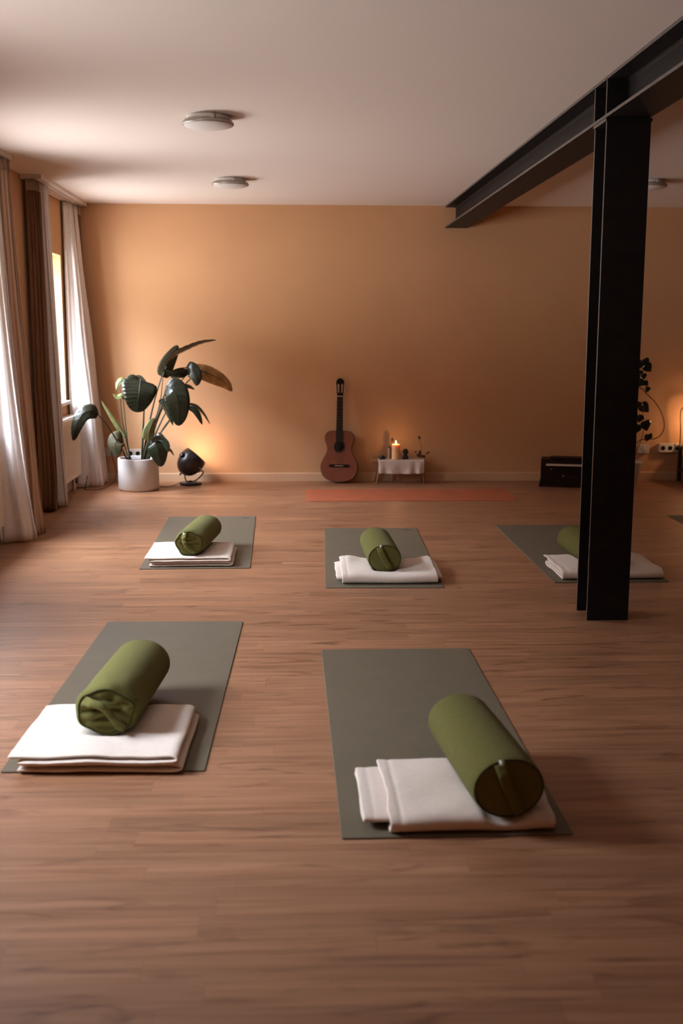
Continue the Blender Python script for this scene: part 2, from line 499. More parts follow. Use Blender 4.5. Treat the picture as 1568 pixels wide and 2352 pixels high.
def wall_with_holes():
    ys = sorted({YF - 0.2, D + 0.2} | {w[0] for w in WINDOWS} | {w[1] for w in WINDOWS})
    z0, z1 = WINDOWS[0][2], WINDOWS[0][3]
    zs = [0, z0, z1, 2.62]
    holes = {(w[0], z0) for w in WINDOWS}
    V, idx, F = [], {}, []
    def P(x, y, z):
        k = (x, y, z)
        if k not in idx: idx[k] = len(V); V.append(k)
        return idx[k]
    xi, xo = XL, XL - WALL_T
    for a, b in zip(ys, ys[1:]):
        for c, d in zip(zs, zs[1:]):
            if (a, c) in holes:
                F.append((P(xi, a, c), P(xo, a, c), P(xo, b, c), P(xi, b, c)))
                F.append((P(xi, a, d), P(xi, b, d), P(xo, b, d), P(xo, a, d)))
                F.append((P(xi, a, c), P(xi, a, d), P(xo, a, d), P(xo, a, c)))
                F.append((P(xi, b, c), P(xo, b, c), P(xo, b, d), P(xi, b, d)))
            else:
                F.append((P(xi, a, c), P(xi, b, c), P(xi, b, d), P(xi, a, d)))
                F.append((P(xo, a, c), P(xo, a, d), P(xo, b, d), P(xo, b, c)))
    for c, d in zip(zs, zs[1:]):
        for y in (ys[0], ys[-1]):
            F.append((P(xi, y, c), P(xo, y, c), P(xo, y, d), P(xi, y, d)))
    for a, b in zip(ys, ys[1:]):
        for z in (0, 2.62):
            F.append((P(xi, a, z), P(xo, a, z), P(xo, b, z), P(xi, b, z)))
    return V, F
S(mobj('wall_left', wall_with_holes(), M_wall, smooth=False))

for i, (y0, y1, z0, z1) in enumerate(WINDOWS):
    fx0, fx1 = XL - 0.195, XL - 0.145
    ym = (y0 + y1) / 2
    fr = join(box(fx0, fx1, y0, y0 + 0.06, z0, z1), box(fx0, fx1, y1 - 0.06, y1, z0, z1),
              box(fx0, fx1, y0 + 0.06, y1 - 0.06, z0, z0 + 0.06), box(fx0, fx1, y0 + 0.06, y1 - 0.06, z1 - 0.06, z1),
              box(fx0, fx1, ym - 0.04, ym + 0.04, z0 + 0.06, z1 - 0.06))
    w = S(mobj('window_%d' % (i + 1), fr, M_white, smooth=False))
    mobj('pane', box(fx0 + 0.025, fx0 + 0.031, y0 + 0.06, y1 - 0.06, z0 + 0.06, z1 - 0.06), M_glass, w, smooth=False)
    mobj('window_sill', box(XL - 0.145, XL + 0.045, y0 - 0.0, y1 + 0.0, z0 - 0.03, z0 + 0.002), M_white, w, smooth=False, bevel=0.006)
    mobj('window_handle', tube([(fx1, ym, 1.35), (fx1 + 0.04, ym, 1.35), (fx1 + 0.045, ym, 1.25)], 0.008, 8), M_chrome, w)

def skirting(axis, a, b, face):
    prof = [(0, 0), (0.018, 0), (0.018, 0.070), (0.014, 0.079), (0, 0.079)]
    V, F = [], []
    n = len(prof)
    for s in (a, b):
        for d, z in prof:
            V.append((face + d, s, z) if axis == 'y' else (s, face - d, z))
    F = [(i, (i + 1) % n, (i + 1) % n + n, i + n) for i in range(n)] + [tuple(range(n)), tuple(reversed(range(n, 2 * n)))]
    return V, F
S(mobj('baseboard_back', skirting('x', XL, XR, D), M_base, smooth=False))
S(mobj('baseboard_left', skirting('y', YF, D - 0.018, XL), M_base, smooth=False))

# ------------------------------------------------------------------ steel frame
def beam_x(y): return 1.334 + 0.0145 * (D - y)
def beam_z(y): return 2.326 + 0.0098 * (D - y)
BW = 0.205
def i_outline(y):
    x, zb, zt = beam_x(y), beam_z(y), ceil_z(y)
    c = x + BW / 2; t = 0.015; w = 0.005; r = 0.010
    return [(x, y, zb), (x + BW, y, zb), (x + BW, y, zb + t), (c + w + r, y, zb + t), (c + w, y, zb + t + r),
            (c + w, y, zt - t - r), (c + w + r, y, zt - t), (x + BW, y, zt - t), (x + BW, y, zt), (x, y, zt), (x, y, zt - t), (c - w - r, y, zt - t),
            (c - w, y, zt - t - r), (c - w, y, zb + t + r), (c - w - r, y, zb + t), (x, y, zb + t)]
ys = (YF, D)
V = i_outline(ys[0]) + i_outline(ys[1]); n = 16
F = [(i, (i + 1) % n, (i + 1) % n + n, i + n) for i in range(n)] + [tuple(reversed(range(n))), tuple(range(n, 2 * n))]
beam = thing('steel_beam', 'black steel I-beam running under the ceiling to the back wall', 'beam', (1.44, 5.0, 2.35))
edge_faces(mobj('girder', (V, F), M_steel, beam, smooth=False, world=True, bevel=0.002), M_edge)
CX0, CX1, CY0, CY1 = 1.413, 1.619, 5.18, 5.39
for yy in (CY0 + 0.002, CY1 - 0.016):
    bx, bz, bt = beam_x(yy), beam_z(yy) + 0.015, ceil_z(yy) - 0.015
    cc = bx + BW / 2
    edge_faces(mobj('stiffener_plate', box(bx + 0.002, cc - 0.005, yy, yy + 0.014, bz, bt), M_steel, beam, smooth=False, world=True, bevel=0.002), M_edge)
colm = thing('steel_column', 'black steel H-section column standing on the wooden floor', 'column', ((CX0 + CX1) / 2, (CY0 + CY1) / 2, 0))
ztop = beam_z(CY0) - 0.016
cx = (CX0 + CX1) / 2
ho = [(CX0, CY0), (CX1, CY0), (CX1, CY0 + 0.015), (cx + 0.005, CY0 + 0.015), (cx + 0.005, CY1 - 0.015), (CX1, CY1 - 0.015),
      (CX1, CY1), (CX0, CY1), (CX0, CY1 - 0.015), (cx - 0.005, CY1 - 0.015), (cx - 0.005, CY0 + 0.015), (CX0, CY0 + 0.015)]
n = len(ho)
V = [(x, y, 0) for x, y in ho] + [(x, y, ztop) for x, y in ho]
F = [(i, (i + 1) % n, (i + 1) % n + n, i + n) for i in range(n)] + [tuple(reversed(range(n))), tuple(range(n, 2 * n))]
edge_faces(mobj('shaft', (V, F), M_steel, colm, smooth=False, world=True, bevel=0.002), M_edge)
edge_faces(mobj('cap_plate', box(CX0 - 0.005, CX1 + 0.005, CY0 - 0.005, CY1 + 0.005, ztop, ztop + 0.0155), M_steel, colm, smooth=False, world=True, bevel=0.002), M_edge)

# ------------------------------------------------------------------ ceiling lamps
def ceiling_lamp(x, y, label):
    z = ceil_z(y)
    t = thing('ceiling_lamp', label, 'ceiling lamp', (x, y, z), group='round ceiling lamps')
    mobj('mount', lathe([(0, 0), (0.112, 0), (0.116, -0.004), (0.118, -0.030), (0, -0.030)], 64), M_lampdiff, t)
    mobj('rim', lathe([(0.118, -0.026), (0.132, -0.028), (0.139, -0.036), (0.140, -0.044), (0.136, -0.050), (0.118, -0.050), (0.118, -0.026)], 64), M_lampring, t)
    mobj('diffuser', lathe([(0.136, -0.047), (0.125, -0.054), (0.10, -0.062), (0.07, -0.068), (0.035, -0.072), (0, -0.073)], 64), M_lampdiff, t)
    for k in range(3):
        a = radians(-75 + 120 * k)
        M = Matrix.Rotation(a, 4, 'Z')
        mobj('clip', xf(box(0.112, 0.128, -0.010, 0.010, -0.030, -0.006), M), M_plastic, t, smooth=False, bevel=0.002)
    return t
ceiling_lamp(-0.487, 6.20, 'larger looking round flush ceiling lamp, the one nearer the camera above the left side')
ceiling_lamp(-0.515, 8.60, 'round flush ceiling lamp close to the back wall, left of the beam')
ceiling_lamp(2.665, 8.52, 'round flush ceiling lamp right of the column, mostly hidden behind it')

# ------------------------------------------------------------------ curtains
def curtain(name, label, y0, y1, top, bot, pleats, m, seed, head=None, group=None, ripple=0.010, pw=1.6, folds=3.2, wave=0.02):
    """a gathered curtain: zigzag pleats across X from top=(xl, xr) to bot=(xl, xr), stacked along Y"""
    yc = (y0 + y1) / 2
    zt = ceil_z(yc) - 0.034
    t = thing(name, label, 'curtain', ((bot[0] + bot[1]) / 2, yc, 0), group=group)
    rnd = random.Random(seed)
    per = 22
    nu = int(pleats * per)
    ph = [rnd.uniform(0, 6.28) for _ in range(int(pleats) + 2)]
    jit = [rnd.uniform(-0.18, 0.12) for _ in range(int(pleats) + 2)]
    zn = 44
    def row(k, za, zb, grow=0.0):
        s = k / zn
        z = za + (zb - za) * s
        g = max(0.0, 1 - z / zt)             # 0 at the top, 1 at the floor
        e = g ** pw
        xl = top[0] + (bot[0] - top[0]) * e
        xr = top[1] + (bot[1] - top[1]) * e
        out = []
        for i in range(nu + 1):
            u = i / nu
            c = u * pleats
            pi_ = min(int(c), int(pleats))
            X = 0.5 - 0.5 * cos(pi * c)
            k2 = c - int(c)
            js = jit[pi_] * (1 - k2) + jit[min(pi_ + 1, len(jit) - 1)] * k2
            xx = xl + (xr - xl) * X * (1 + js * (0.25 + 0.75 * g) * X)
            phx = ph[pi_] * (1 - k2) + ph[min(pi_ + 1, len(ph) - 1)] * k2
            yy = y0 + (y1 - y0) * u + ripple * (0.7 + 0.8 * g) * (0.45 * sin(2 * pi * X * folds + phx + 1.2 * g) + 1.5 * noise.noise(Vector((X * folds * 1.7 + phx * 3, z * 0.35, seed + pi_ * 2.3))))
            nz = noise.noise(Vector((xx * 3 + seed, u * 3, z * 1.3)))
            xx += nz * wave * g * (1.0 if X > 0.15 else 0.3)
            yy += noise.noise(Vector((u * 2 + 9, seed, z * 1.1))) * wave * g
            zz = z
            if s < 0.06 and za < 0.1:
                zz = z + 0.010 * (1 + sin(9 * u + seed)) * (1 - s / 0.06)
            out.append((max(xx, XL + 0.022) , yy, zz))
        return out
    rows = [row(k, 0.006, zt) for k in range(zn + 1)]
    mobj('cloth', grid(rows), m, t, world=True, solid=0.0025)
    if head:
        hr = [row(k, zt - 0.075, zt + 0.004) for k in range(0, zn + 1, 22)]
        hr = [[(x + 0.003, y - 0.006, z) for x, y, z in r] for r in hr]
        mobj('heading_tape', grid(hr), head, t, world=True, solid=0.002)
    return t

curtain('cream_curtain', 'cream curtain at the far window, falling beside the back corner behind the plant', 9.77, 10.08, (-2.035, -1.965), (-2.02, -1.725), 3, M_cream, 3, ripple=0.020, pw=1.15, folds=1.5, wave=0.03)
curtain('brown_curtain', 'brown curtain hidden in the back left corner behind a cream curtain', 10.10, 10.18, (-2.02, -1.955), (-2.02, -1.84), 5, M_brown, 5, ripple=0.006, head=M_heading, pw=1.3)
curtain('brown_curtain', 'dark brown pleated curtain on the near side of the far window', 8.46, 8.62, (-2.02, -1.945), (-2.015, -1.905), 5, M_brown, 8, head=M_heading, ripple=0.016, folds=3.0, pw=1.0, wave=0.02)
curtain('cream_curtain', 'pale narrow curtain edge gathered behind the dark brown pleated curtain', 8.64, 8.84, (-2.01, -1.935), (-2.01, -1.862), 5, M_cream, 12, ripple=0.008, pw=1.0, wave=0.012)
curtain('cream_curtain', 'large cream curtain at the left edge, nearest to the camera', 7.20, 7.42, (-2.02, -1.945), (-1.98, -1.770), 3, M_cream, 17, ripple=0.016, pw=1.4, folds=1.4, wave=0.02)
curtain('brown_curtain', 'brown curtain, coloured as if lit, showing behind the large cream curtain at the left edge', 7.45, 7.58, (-2.02, -1.908), (-2.02, -1.770), 5, M_brownlit, 21, head=M_heading, ripple=0.010, pw=1.3, wave=0.02)

def curtain_rail(y0, y1, label):
    t = thing('curtain_rail', label, 'curtain rail', (-1.955, (y0 + y1) / 2, ceil_z((y0 + y1) / 2)), group='ceiling curtain rails')
    prof = [(-2.045, 0), (-1.895, 0), (-1.895, -0.028), (-1.915, -0.028), (-1.915, -0.018), (-1.935, -0.018), (-1.935, -0.028), (-1.958, -0.028),
            (-1.958, -0.018), (-1.978, -0.018), (-1.978, -0.028), (-2.0, -0.028), (-2.0, -0.018), (-2.02, -0.018), (-2.02, -0.028), (-2.045, -0.028)]
    n = len(prof)
    V = [(x, y, ceil_z(y) + z) for y in (y0, y1) for x, z in prof]
    F = [(i, (i + 1) % n, (i + 1) % n + n, i + n) for i in range(n)] + [tuple(range(n)), tuple(reversed(range(n, 2 * n)))]
    mobj('track', (V, F), M_white, t, smooth=False, world=True)
    for y in (y0 + 0.004, y1 - 0.008):
        mobj('end_cap', box(-2.047, -1.893, y - 0.006, y + 0.006, ceil_z(y) - 0.03, ceil_z(y)), M_plastic, t, smooth=False, world=True, bevel=0.002)
curtain_rail(8.42, 10.20, 'white ceiling curtain rail above the far window')
curtain_rail(5.50, 7.62, 'white ceiling curtain rail at the left edge, above the nearer window')

# ------------------------------------------------------------------ radiators
def radiator(y0, y1, label):
    t = thing('radiator', label, 'radiator', (-1.99, (y0 + y1) / 2, 0), group='white panel radiators')
    z0, z1, xf_, xb = 0.14, 0.655, -1.945, -2.005
    rows = []
    N = int((y1 - y0) / 0.0333) * 4
    for z in (z0, z0 + 0.03, z0 + 0.045, z1 - 0.045, z1 - 0.03, z1):
        r = []
        for i in range(N + 1):
            y = y0 + (y1 - y0) * i / N
            flat = z < z0 + 0.04 or z > z1 - 0.04 or i < 4 or i > N - 4
            d = 0 if flat else (0.006 if i % 4 in (0, 1) else 0)
            r.append((xf_ - d, y, z))
        rows.append(r)
    mobj('front_panel', grid(rows), M_rad, t, smooth=False, world=True, solid=0.012, offset=-1.0 if False else 1.0)
    mobj('back_panel', box(xb - 0.012, xb, y0, y1, z0, z1), M_rad, t, smooth=False, world=True)
    mobj('top_grille', join(box(-2.02, -1.94, y0, y1, z1, z1 + 0.012), *[box(-2.015, -1.945, y0 + 0.02 + k * 0.03, y0 + 0.035 + k * 0.03, z1 + 0.012, z1 + 0.016) for k in range(int((y1 - y0 - 0.04) / 0.03))]), M_white, t, smooth=False, world=True)
    mobj('pipe', tube([(-1.975, y1 - 0.06, z0 + 0.02), (-1.975, y1 - 0.06, 0.002)], 0.009, 10), M_white, t, world=True)
    mobj('pipe', tube([(-1.975, y1 - 0.12, z0 + 0.02), (-1.975, y1 - 0.12, 0.002)], 0.009, 10), M_white, t, world=True)
    mobj('valve', lathe([(0, 0), (0.018, 0), (0.018, 0.05), (0, 0.05)], 16, -1.975, y1 - 0.06, 0.07), M_blackplastic, t, world=True)
radiator(8.88, 9.69, 'white ribbed radiator under the far window sill')
radiator(6.00, 7.12, 'white radiator at the left edge behind the large cream curtain')

# ------------------------------------------------------------------ yoga mats
def yoga_mat(name, x, y, ang, label, m, w=0.66, l=1.83, group='olive green yoga mats', logo=False, r=0.006, th=0.005, cat='yoga mat', crease=False):
    """x, y is the middle of the near short side"""
    t = thing(name, label, cat, (x, y, 0), ang, group)
    def rr(w, l, r, inset=0):
        pts = []
        for cxx, cyy, a0 in ((w / 2 - r, r, -90), (w / 2 - r, l - r, 0), (-w / 2 + r, l - r, 90), (-w / 2 + r, r, 180)):
            for k in range(5):
                a = radians(a0 + 22.5 * k)
                pts.append((cxx + (r - inset) * cos(a), cyy + (r - inset) * sin(a)))
        return pts
    o = rr(w, l, r); n = len(o); i_ = rr(w, l, r, 0.0015)
    V = [(a, b, 0.0004) for a, b in o] + [(a, b, th - 0.0012) for a, b in o] + [(a, b, th) for a, b in i_]
    F = [tuple(reversed(range(n)))]
    for s in (0, n):
        F += [(s + i, s + (i + 1) % n, s + n + (i + 1) % n, s + n + i) for i in range(n)]
    F.append(tuple(range(2 * n, 3 * n)))
    mobj('mat_sheet', (V, F), m, t, smooth=False)
    if logo:
        g = lathe([(0, 0.0004), (0.028, 0.0004), (0.034, 0)], 24, w / 2 - 0.075, l - 0.075, th, 1.0, 0.55)
        mobj('printed_emblem', g, M_matedge, t)
    return t
A = radians
yoga_mat('yoga_mat', -0.641, 3.376, A(-1.0), 'olive yoga mat lying front left, brightly lit, with a stacked blanket', M_mat)
yoga_mat('yoga_mat', 0.444, 2.880, A(0.6), 'olive yoga mat lying front right, nearest to the camera', M_mat)
yoga_mat('yoga_mat', -0.627, 6.408, A(1.2), 'olive yoga mat back left, in front of the plant and lamp', M_mat, logo=True)
yoga_mat('yoga_mat', 0.470, 5.888, A(-1.2), 'olive yoga mat in the middle, below the guitar and little altar bench', M_mat, logo=True)
yoga_mat('yoga_mat', 1.769, 5.988, A(0.4), 'olive yoga mat partly hidden behind the black column', M_mat)
yoga_mat('yoga_mat', 3.175, 6.37, A(0.6), 'dark corner of a yoga mat at the right picture edge, right of the column', M_mat)
rm = yoga_mat('yoga_mat', 0.945, 8.975, 0, 'terracotta red mat laid crosswise in front of the guitar and altar bench', M_redmat, w=1.776, l=0.665, group=None, r=0.03, th=0.004)

# ------------------------------------------------------------------ bolsters
BOL = {}
def bolster(key, x, y, ang, r, label, crumple=0.0, strap=0, seed=1, L=0.57, zb=0.040, bowx=0.02):
    ra = 0.84
    rz = r * ra
    t = thing('bolster', label, 'bolster', (x, y, zb), ang, 'green yoga bolsters')
    BOL[key] = (x, y, ang, r, rz, L, zb)
    n = 64
    cz = rz
    ef = 0.83 if crumple else 0.93
    st = [(0.0, ef), (0.008, ef + 0.45 * (1 - ef)), (0.024, ef + 0.78 * (1 - ef)), (0.05, 1.0)] + [(k / 14, 1.0 + 0.012 * sin(pi * k / 14)) for k in range(1, 14)] + [(0.98, 1.0), (0.994, 0.985), (1.0, 0.955)]
    V, F = [], []
    for s, f in st:
        for i in range(n):
            a = 2 * pi * i / n
            d = 1.0
            if crumple:
                q = noise.noise(Vector((cos(a) * 1.6 + seed, sin(a) * 1.6, s * 5)))
                d += crumple * 0.16 * q * math.exp(-s * 7)
            zz = cz + rz * f * d * sin(a)
            if sin(a) < -0.90:                       # flattened where it lies
                zz = max(zz, 0.004)
            V.append((r * f * d * cos(a), s * L, zz))
    m_ = len(st)
    for k in range(m_ - 1):
        for i in range(n):
            j = (i + 1) % n
            F.append((k * n + i, (k + 1) * n + i, (k + 1) * n + j, k * n + j))
    V2 = len(V)
    V.append((0, L + 0.010, cz))
    V += [(r * 0.55 * cos(2 * pi * i / n), L + 0.008, cz + rz * 0.55 * sin(2 * pi * i / n)) for i in range(n)]
    for i in range(n):
        j = (i + 1) % n
        F.append(((m_ - 1) * n + i, V2 + 1 + i, V2 + 1 + j, (m_ - 1) * n + j))
        F.append((V2 + 1 + i, V2, V2 + 1 + j))
    mobj('cover', (V, F), M_bol, t)
    # front panel
    rings = 12
    V, F = [], []
    def fz(rho, a):
        px, pz = rho * cos(a), rho * sin(a)
        b = -0.010 * (1 - rho ** 2)
        if crumple:
            k = crumple
            b += k * r * 0.14 * noise.noise(Vector((px * 1.6 + seed * 3.1, pz * 3.4, seed))) * (1 - rho ** 4)
            w_ = pz * 7.5 + 1.6 * px + 1.3 * sin(px * 2.2 + seed)
            b += k * r * 0.085 * (1 - 2 * abs(sin(w_)) ** 0.7) * (1 - rho ** 4) * (0.35 + 0.65 * abs(px))
            b += k * r * 0.10 * (1 - rho ** 2)
        return b
    def dist(a, s=0):
        d = 1.0
        if crumple:
            d += crumple * 0.16 * noise.noise(Vector((cos(a) * 1.6 + seed, sin(a) * 1.6, 0)))
        return d
    V.append((0, fz(0, 0), cz))
    for q in range(1, rings + 1):
        rho = q / rings
        for i in range(n):
            a = 2 * pi * i / n
            rr = rho * ef * dist(a)
            zz = cz + rz * rr * sin(a)
            if sin(a) < -0.90: zz = max(zz, 0.004)
            V.append((r * rr * cos(a), fz(rho, a) if rho < 1 else 0.0, zz))
    for i in range(n):
        F.append((0, 1 + i, 1 + (i + 1) % n))
    for q in range(rings - 1):
        for i in range(n):
            j = (i + 1) % n
            F.append((1 + q * n + i, 1 + (q + 1) * n + i, 1 + (q + 1) * n + j, 1 + q * n + j))
    ep = mobj('end_panel', (V, F), M_bol, t)
    ring = [Vector((r * (ef + 0.012) * dist(2 * pi * i / n) * cos(2 * pi * i / n), 0.0, max(cz + rz * (ef + 0.012) * dist(2 * pi * i / n) * sin(2 * pi * i / n), 0.006))) for i in range(n + 1)]
    mobj('piping', tube(ring, 0.0028, 8, caps=False), M_bolpipe, t)
    # carrying strap across the end
    a0 = radians(strap)
    es = ef - 0.03
    P0 = Vector((cos(a0) * r * es, 0, cz + sin(a0) * rz * es))
    P1 = Vector((-cos(a0) * r * es, 0, cz - sin(a0) * rz * es))
    ax = (P1 - P0).normalized()
    sd = Vector((0, 1, 0)).cross(ax)
    rows = []
    for i in range(25):
        s = i / 24
        c = P0.lerp(P1, s)
        lift = 0.012 + (0.034 if crumple else 0.006) * sin(pi * s) ** 0.7
        bow = (bowx if crumple else 0.004) * sin(pi * s * 1.3)
        hw = 0.017 * (1 - (0.25 * sin(pi * s) if crumple else 0))
        row = []
        for q in (-1, -0.5, 0, 0.5, 1):
            p = c + sd * (hw * q + bow)
            rho = min(1, sqrt((p.x / r) ** 2 + ((p.z - cz) / rz) ** 2))
            row.append(Vector((p.x, fz(rho, math.atan2((p.z - cz) / rz, p.x / r)) * 0.6 - lift * min(1, 6 * s, 6 * (1 - s)) - 0.004 + 0.004 * abs(q) * (1 if crumple else 0.4), p.z)))
        rows.append(row)
    mobj('handle_strap', grid(rows), M_bol, t, solid=0.004)
    ta = radians(104 if key != 'BL' else 112)
    tp = Vector((r * ef * cos(ta), -0.003, cz + rz * ef * sin(ta)))
    if key != 'FL':
        g = [tp + Vector((-0.008, 0.004, 0.004)), tp + Vector((0.008, 0.004, 0.005)), tp + Vector((0.009, -0.006, -0.006)), tp + Vector((0.001, -0.008, -0.010)), tp + Vector((-0.007, -0.006, -0.006))]
        mobj('care_tag', (g, [(0, 1, 2, 3, 4)]), M_tagw, t, solid=0.0015)
    return t
bolster('FL', -0.662, 3.578, A(-4.6), 0.110, 'green bolster with a crumpled end, on the white blanket stack front left', crumple=1.0, strap=150, seed=4, bowx=-0.030)
bolster('FR', 0.592, 2.915, A(6.2), 0.107, 'green bolster nearest to the camera, its smooth end in black shade', strap=108, seed=2)
bolster('BL', -0.670, 6.535, A(-6.2), 0.097, 'green bolster with wrinkled end and twisted strap, back left mat', crumple=1.0, strap=112, seed=9, zb=0.050, bowx=0.012)
bolster('BM', 0.485, 6.104, A(1.6), 0.097, 'green bolster with smooth round end and white tag, middle mat', strap=112, seed=3)
bolster('BR', 1.775, 6.10, A(7.0), 0.100, 'green bolster mostly hidden behind the black column', strap=100, seed=6)

# ------------------------------------------------------------------ blankets
def blanket(key, label, path, along, ext, mirror=False, seed=1, th=0.0095, loc=(0, 0), ang=0.0, skew=0.0, lift=None, floor_z=0.0055):
    """folded blanket: path [(u, z, e0, e1)] is the cross-section; u runs along X (along='x') or Y (along='y');
    e0, e1 shift the two cut ends."""
    t = thing('folded_blanket', label, 'blanket', (loc[0], loc[1], floor_z), ang, 'cream folded blankets')
    P = smooth_path([(u, z, 0) for u, z, *_ in path], 110)
    # interpolate e0/e1 along the path length
    Ls = [0]
    for a, b in zip(path, path[1:]): Ls.append(Ls[-1] + math.hypot(b[0] - a[0], b[1] - a[1]))
    def ee(s, k):
        s *= Ls[-1]
        for i in range(len(Ls) - 1):
            if s <= Ls[i + 1] + 1e-9:
                f = (s - Ls[i]) / max(Ls[i + 1] - Ls[i], 1e-9)
                f = f * f * (3 - 2 * f)
                return path[i][k] * (1 - f) + path[i + 1][k] * f
        return path[-1][k]
    bx, by, ba, br, brz, bL, bzb = BOL[key]
    top = max(p[1] for p in path) + th / 2
    rows = []
    NV = 64
    for i, p in enumerate(P):
        s = i / (len(P) - 1)
        e0, e1 = ee(s, 2), ee(s, 3)
        row = []
        for j in range(NV + 1):
            q = j / NV
            v = e0 + (e1 - e0) * q
            u, z = p.x, p.y
            u += 0.006 * noise.noise(Vector((v * 4 + seed, i * 0.12, seed))) + skew * (q - 0.5)
            v += 0.009 * noise.noise(Vector((i * 0.14, u * 3, seed + 3)))
            zz = z + (0.006 * noise.noise(Vector((u * 6, v * 6, seed + 7))) + 0.002 * noise.noise(Vector((u * 22, v * 22, seed)))) * min(1, z / top * 1.3)
            if along == 'y' and z > top * 0.3:
                for hq in (0.033, ):
                    zz -= 0.0035 * math.exp(-(((v - e0) - hq) / 0.006) ** 2) * (z / top)
            if lift: zz += lift(u, v) * (z / top)
            xx, yy = (u, v) if along == 'x' else (v, u)
            # world position to press the cloth down under the bolster
            wx = loc[0] + xx * cos(ang) - yy * sin(ang)
            wy = loc[1] + xx * sin(ang) + yy * cos(ang)
            dx, dy = wx - bx, wy - by
            lx = dx * cos(ba) + dy * sin(ba)
            ly = -dx * sin(ba) + dy * cos(ba)
            if -0.03 < ly < bL and abs(lx) < br:
                allow = bzb + brz - brz * sqrt(max(0, 1 - (lx / br) ** 2)) - th / 2 - 0.004 - floor_z
                if ly < 0: allow += (-ly / 0.03) ** 2 * 0.02
                allow = min(allow, top)
                zz = zz * allow / top if allow < top else zz
                zz = min(zz, allow)
            zz = max(zz, th / 2 + 0.0005)
            row.append((xx, yy, zz))
        rows.append(row)
    mobj('folded_cloth', grid(rows), M_blanket, t, solid=th, sub=1)
    return t

def stack_x(W, Dp, n_layers, h, roll=0.0):
    """zigzag along X seen from the front; cut ends face front and back"""
    p = []
    dz = h / n_layers
    for k in range(n_layers):
        z = dz * (k + 0.5)
        l, r_ = (0.02 + 0.012 * ((k * 7) % 3)), W - 0.02 - 0.010 * ((k * 5) % 3)
        if k == n_layers - 1: l, r_ = -0.01, W - 0.034
        f0 = (0.0, 0.012, -0.004, 0.010)[k % 4]
        seg = [(l, z), (l + 0.12, z), (W / 2, z), (r_ - 0.1, z), (r_, z)]
        if k % 2 == 1: seg = seg[::-1]
        p += [(u, zz, f0, Dp + f0) for u, zz in seg]
        if k < n_layers - 1:
            ex = (r_ + 0.014) if k % 2 == 0 else (l - 0.014)
            p.append((ex, z + dz / 2, f0, Dp + f0))
    return p
def wrap_y(Dp, W, h, off=0.07, offr=0.0):
    """smooth fold towards the camera, layered left and right ends"""
    m_ = h / 2
    P = [(Dp, h - .006, off, W), (Dp * 0.7, h - .005, off, W), (Dp * 0.4, h - .005, off, W), (0.06, h - .005, off, W), (0.022, h - .009, off, W), (0.004, h * 0.66, off, W), (0.0, h * 0.40, off, W), (0.010, h * 0.17, off, W),
         (0.04, 0.006, off, W), (Dp * 0.5, 0.006, off, W), (Dp - 0.03, 0.006, off * .6, W), (Dp - 0.012, 0.012, off * .3, W + offr), (Dp - 0.03, 0.0185, 0, W + offr), (Dp * 0.5, 0.0185, 0, W + offr), (0.07, 0.0185, 0, W + offr), (0.045, 0.026, 0, W + offr),
         (0.07, 0.033, 0, W + offr), (Dp * 0.5, 0.034, 0, W + offr), (Dp - 0.04, 0.035, 0.0, W + offr)]
    return P
blanket('FL', 'cream blanket folded into a flat stack, front left mat, brightest of all', stack_x(0.56, 0.49, 4, 0.056), 'x', None, seed=2, th=0.0085, loc=(-0.935, 3.365), ang=A(-1.5))
blanket('BL', 'cream blanket folded into layers under the wrinkled bolster, back left mat', stack_x(0.53, 0.50, 4, 0.056), 'x', None, seed=5, th=0.0085, loc=(-0.925, 6.445), ang=A(0.5))
blanket('FR', 'cream blanket folded with hems at its left end, front right mat', wrap_y(0.44, 0.55, 0.052, 0.075, 0.0), 'y', None, seed=8, loc=(0.178, 2.89), ang=A(1.0))
blanket('BM', 'cream blanket folded with a thick front roll, under the middle bolster', wrap_y(0.45, 0.57, 0.056, 0.03, 0.03), 'y', None, seed=11, loc=(0.205, 5.96), ang=A(0.0),
        lift=lambda u, v: 0.022 * math.exp(-((v - 0.07) / 0.06) ** 2 - ((u - 0.38) / 0.14) ** 2) + 0.020 * math.exp(-((v - 0.55) / 0.05) ** 2 - ((u - 0.36) / 0.12) ** 2) + 0.006 * sin(v * 14))
blanket('BR', 'cream folded blanket sticking out on both sides of the black column', wrap_y(0.46, 0.58, 0.056, -0.01, 0.0), 'y', None, seed=14, loc=(1.505, 6.03), ang=A(1.0),
        lift=lambda u, v: 0.03 * math.exp(-((v - 0.50) / 0.06) ** 2 - ((u - 0.33) / 0.12) ** 2))

# ------------------------------------------------------------------ bird of paradise plant
PX, PY = -1.430, 9.70
plant = thing('potted_plant', 'tall big-leaved plant in a white cylindrical pot by the far window', 'plant', (PX, PY, 0))
PR, PH = 0.179, 0.285
mobj('pot', lathe([(0, 0.0), (PR - 0.014, 0.0), (PR - 0.006, 0.006), (PR, 0.02), (PR, PH - 0.006), (PR - 0.004, PH), (PR - 0.014, PH), (PR - 0.017, PH - 0.01), (PR - 0.018, PH - 0.05), (0, PH - 0.05)], 72), M_pot, plant)
sv, sf = lathe([(PR - 0.0185, PH - 0.030), (0.12, PH - 0.026), (0.06, PH - 0.02), (0, PH - 0.018)], 40)
mobj('soil', (sv, sf), M_soil, plant)

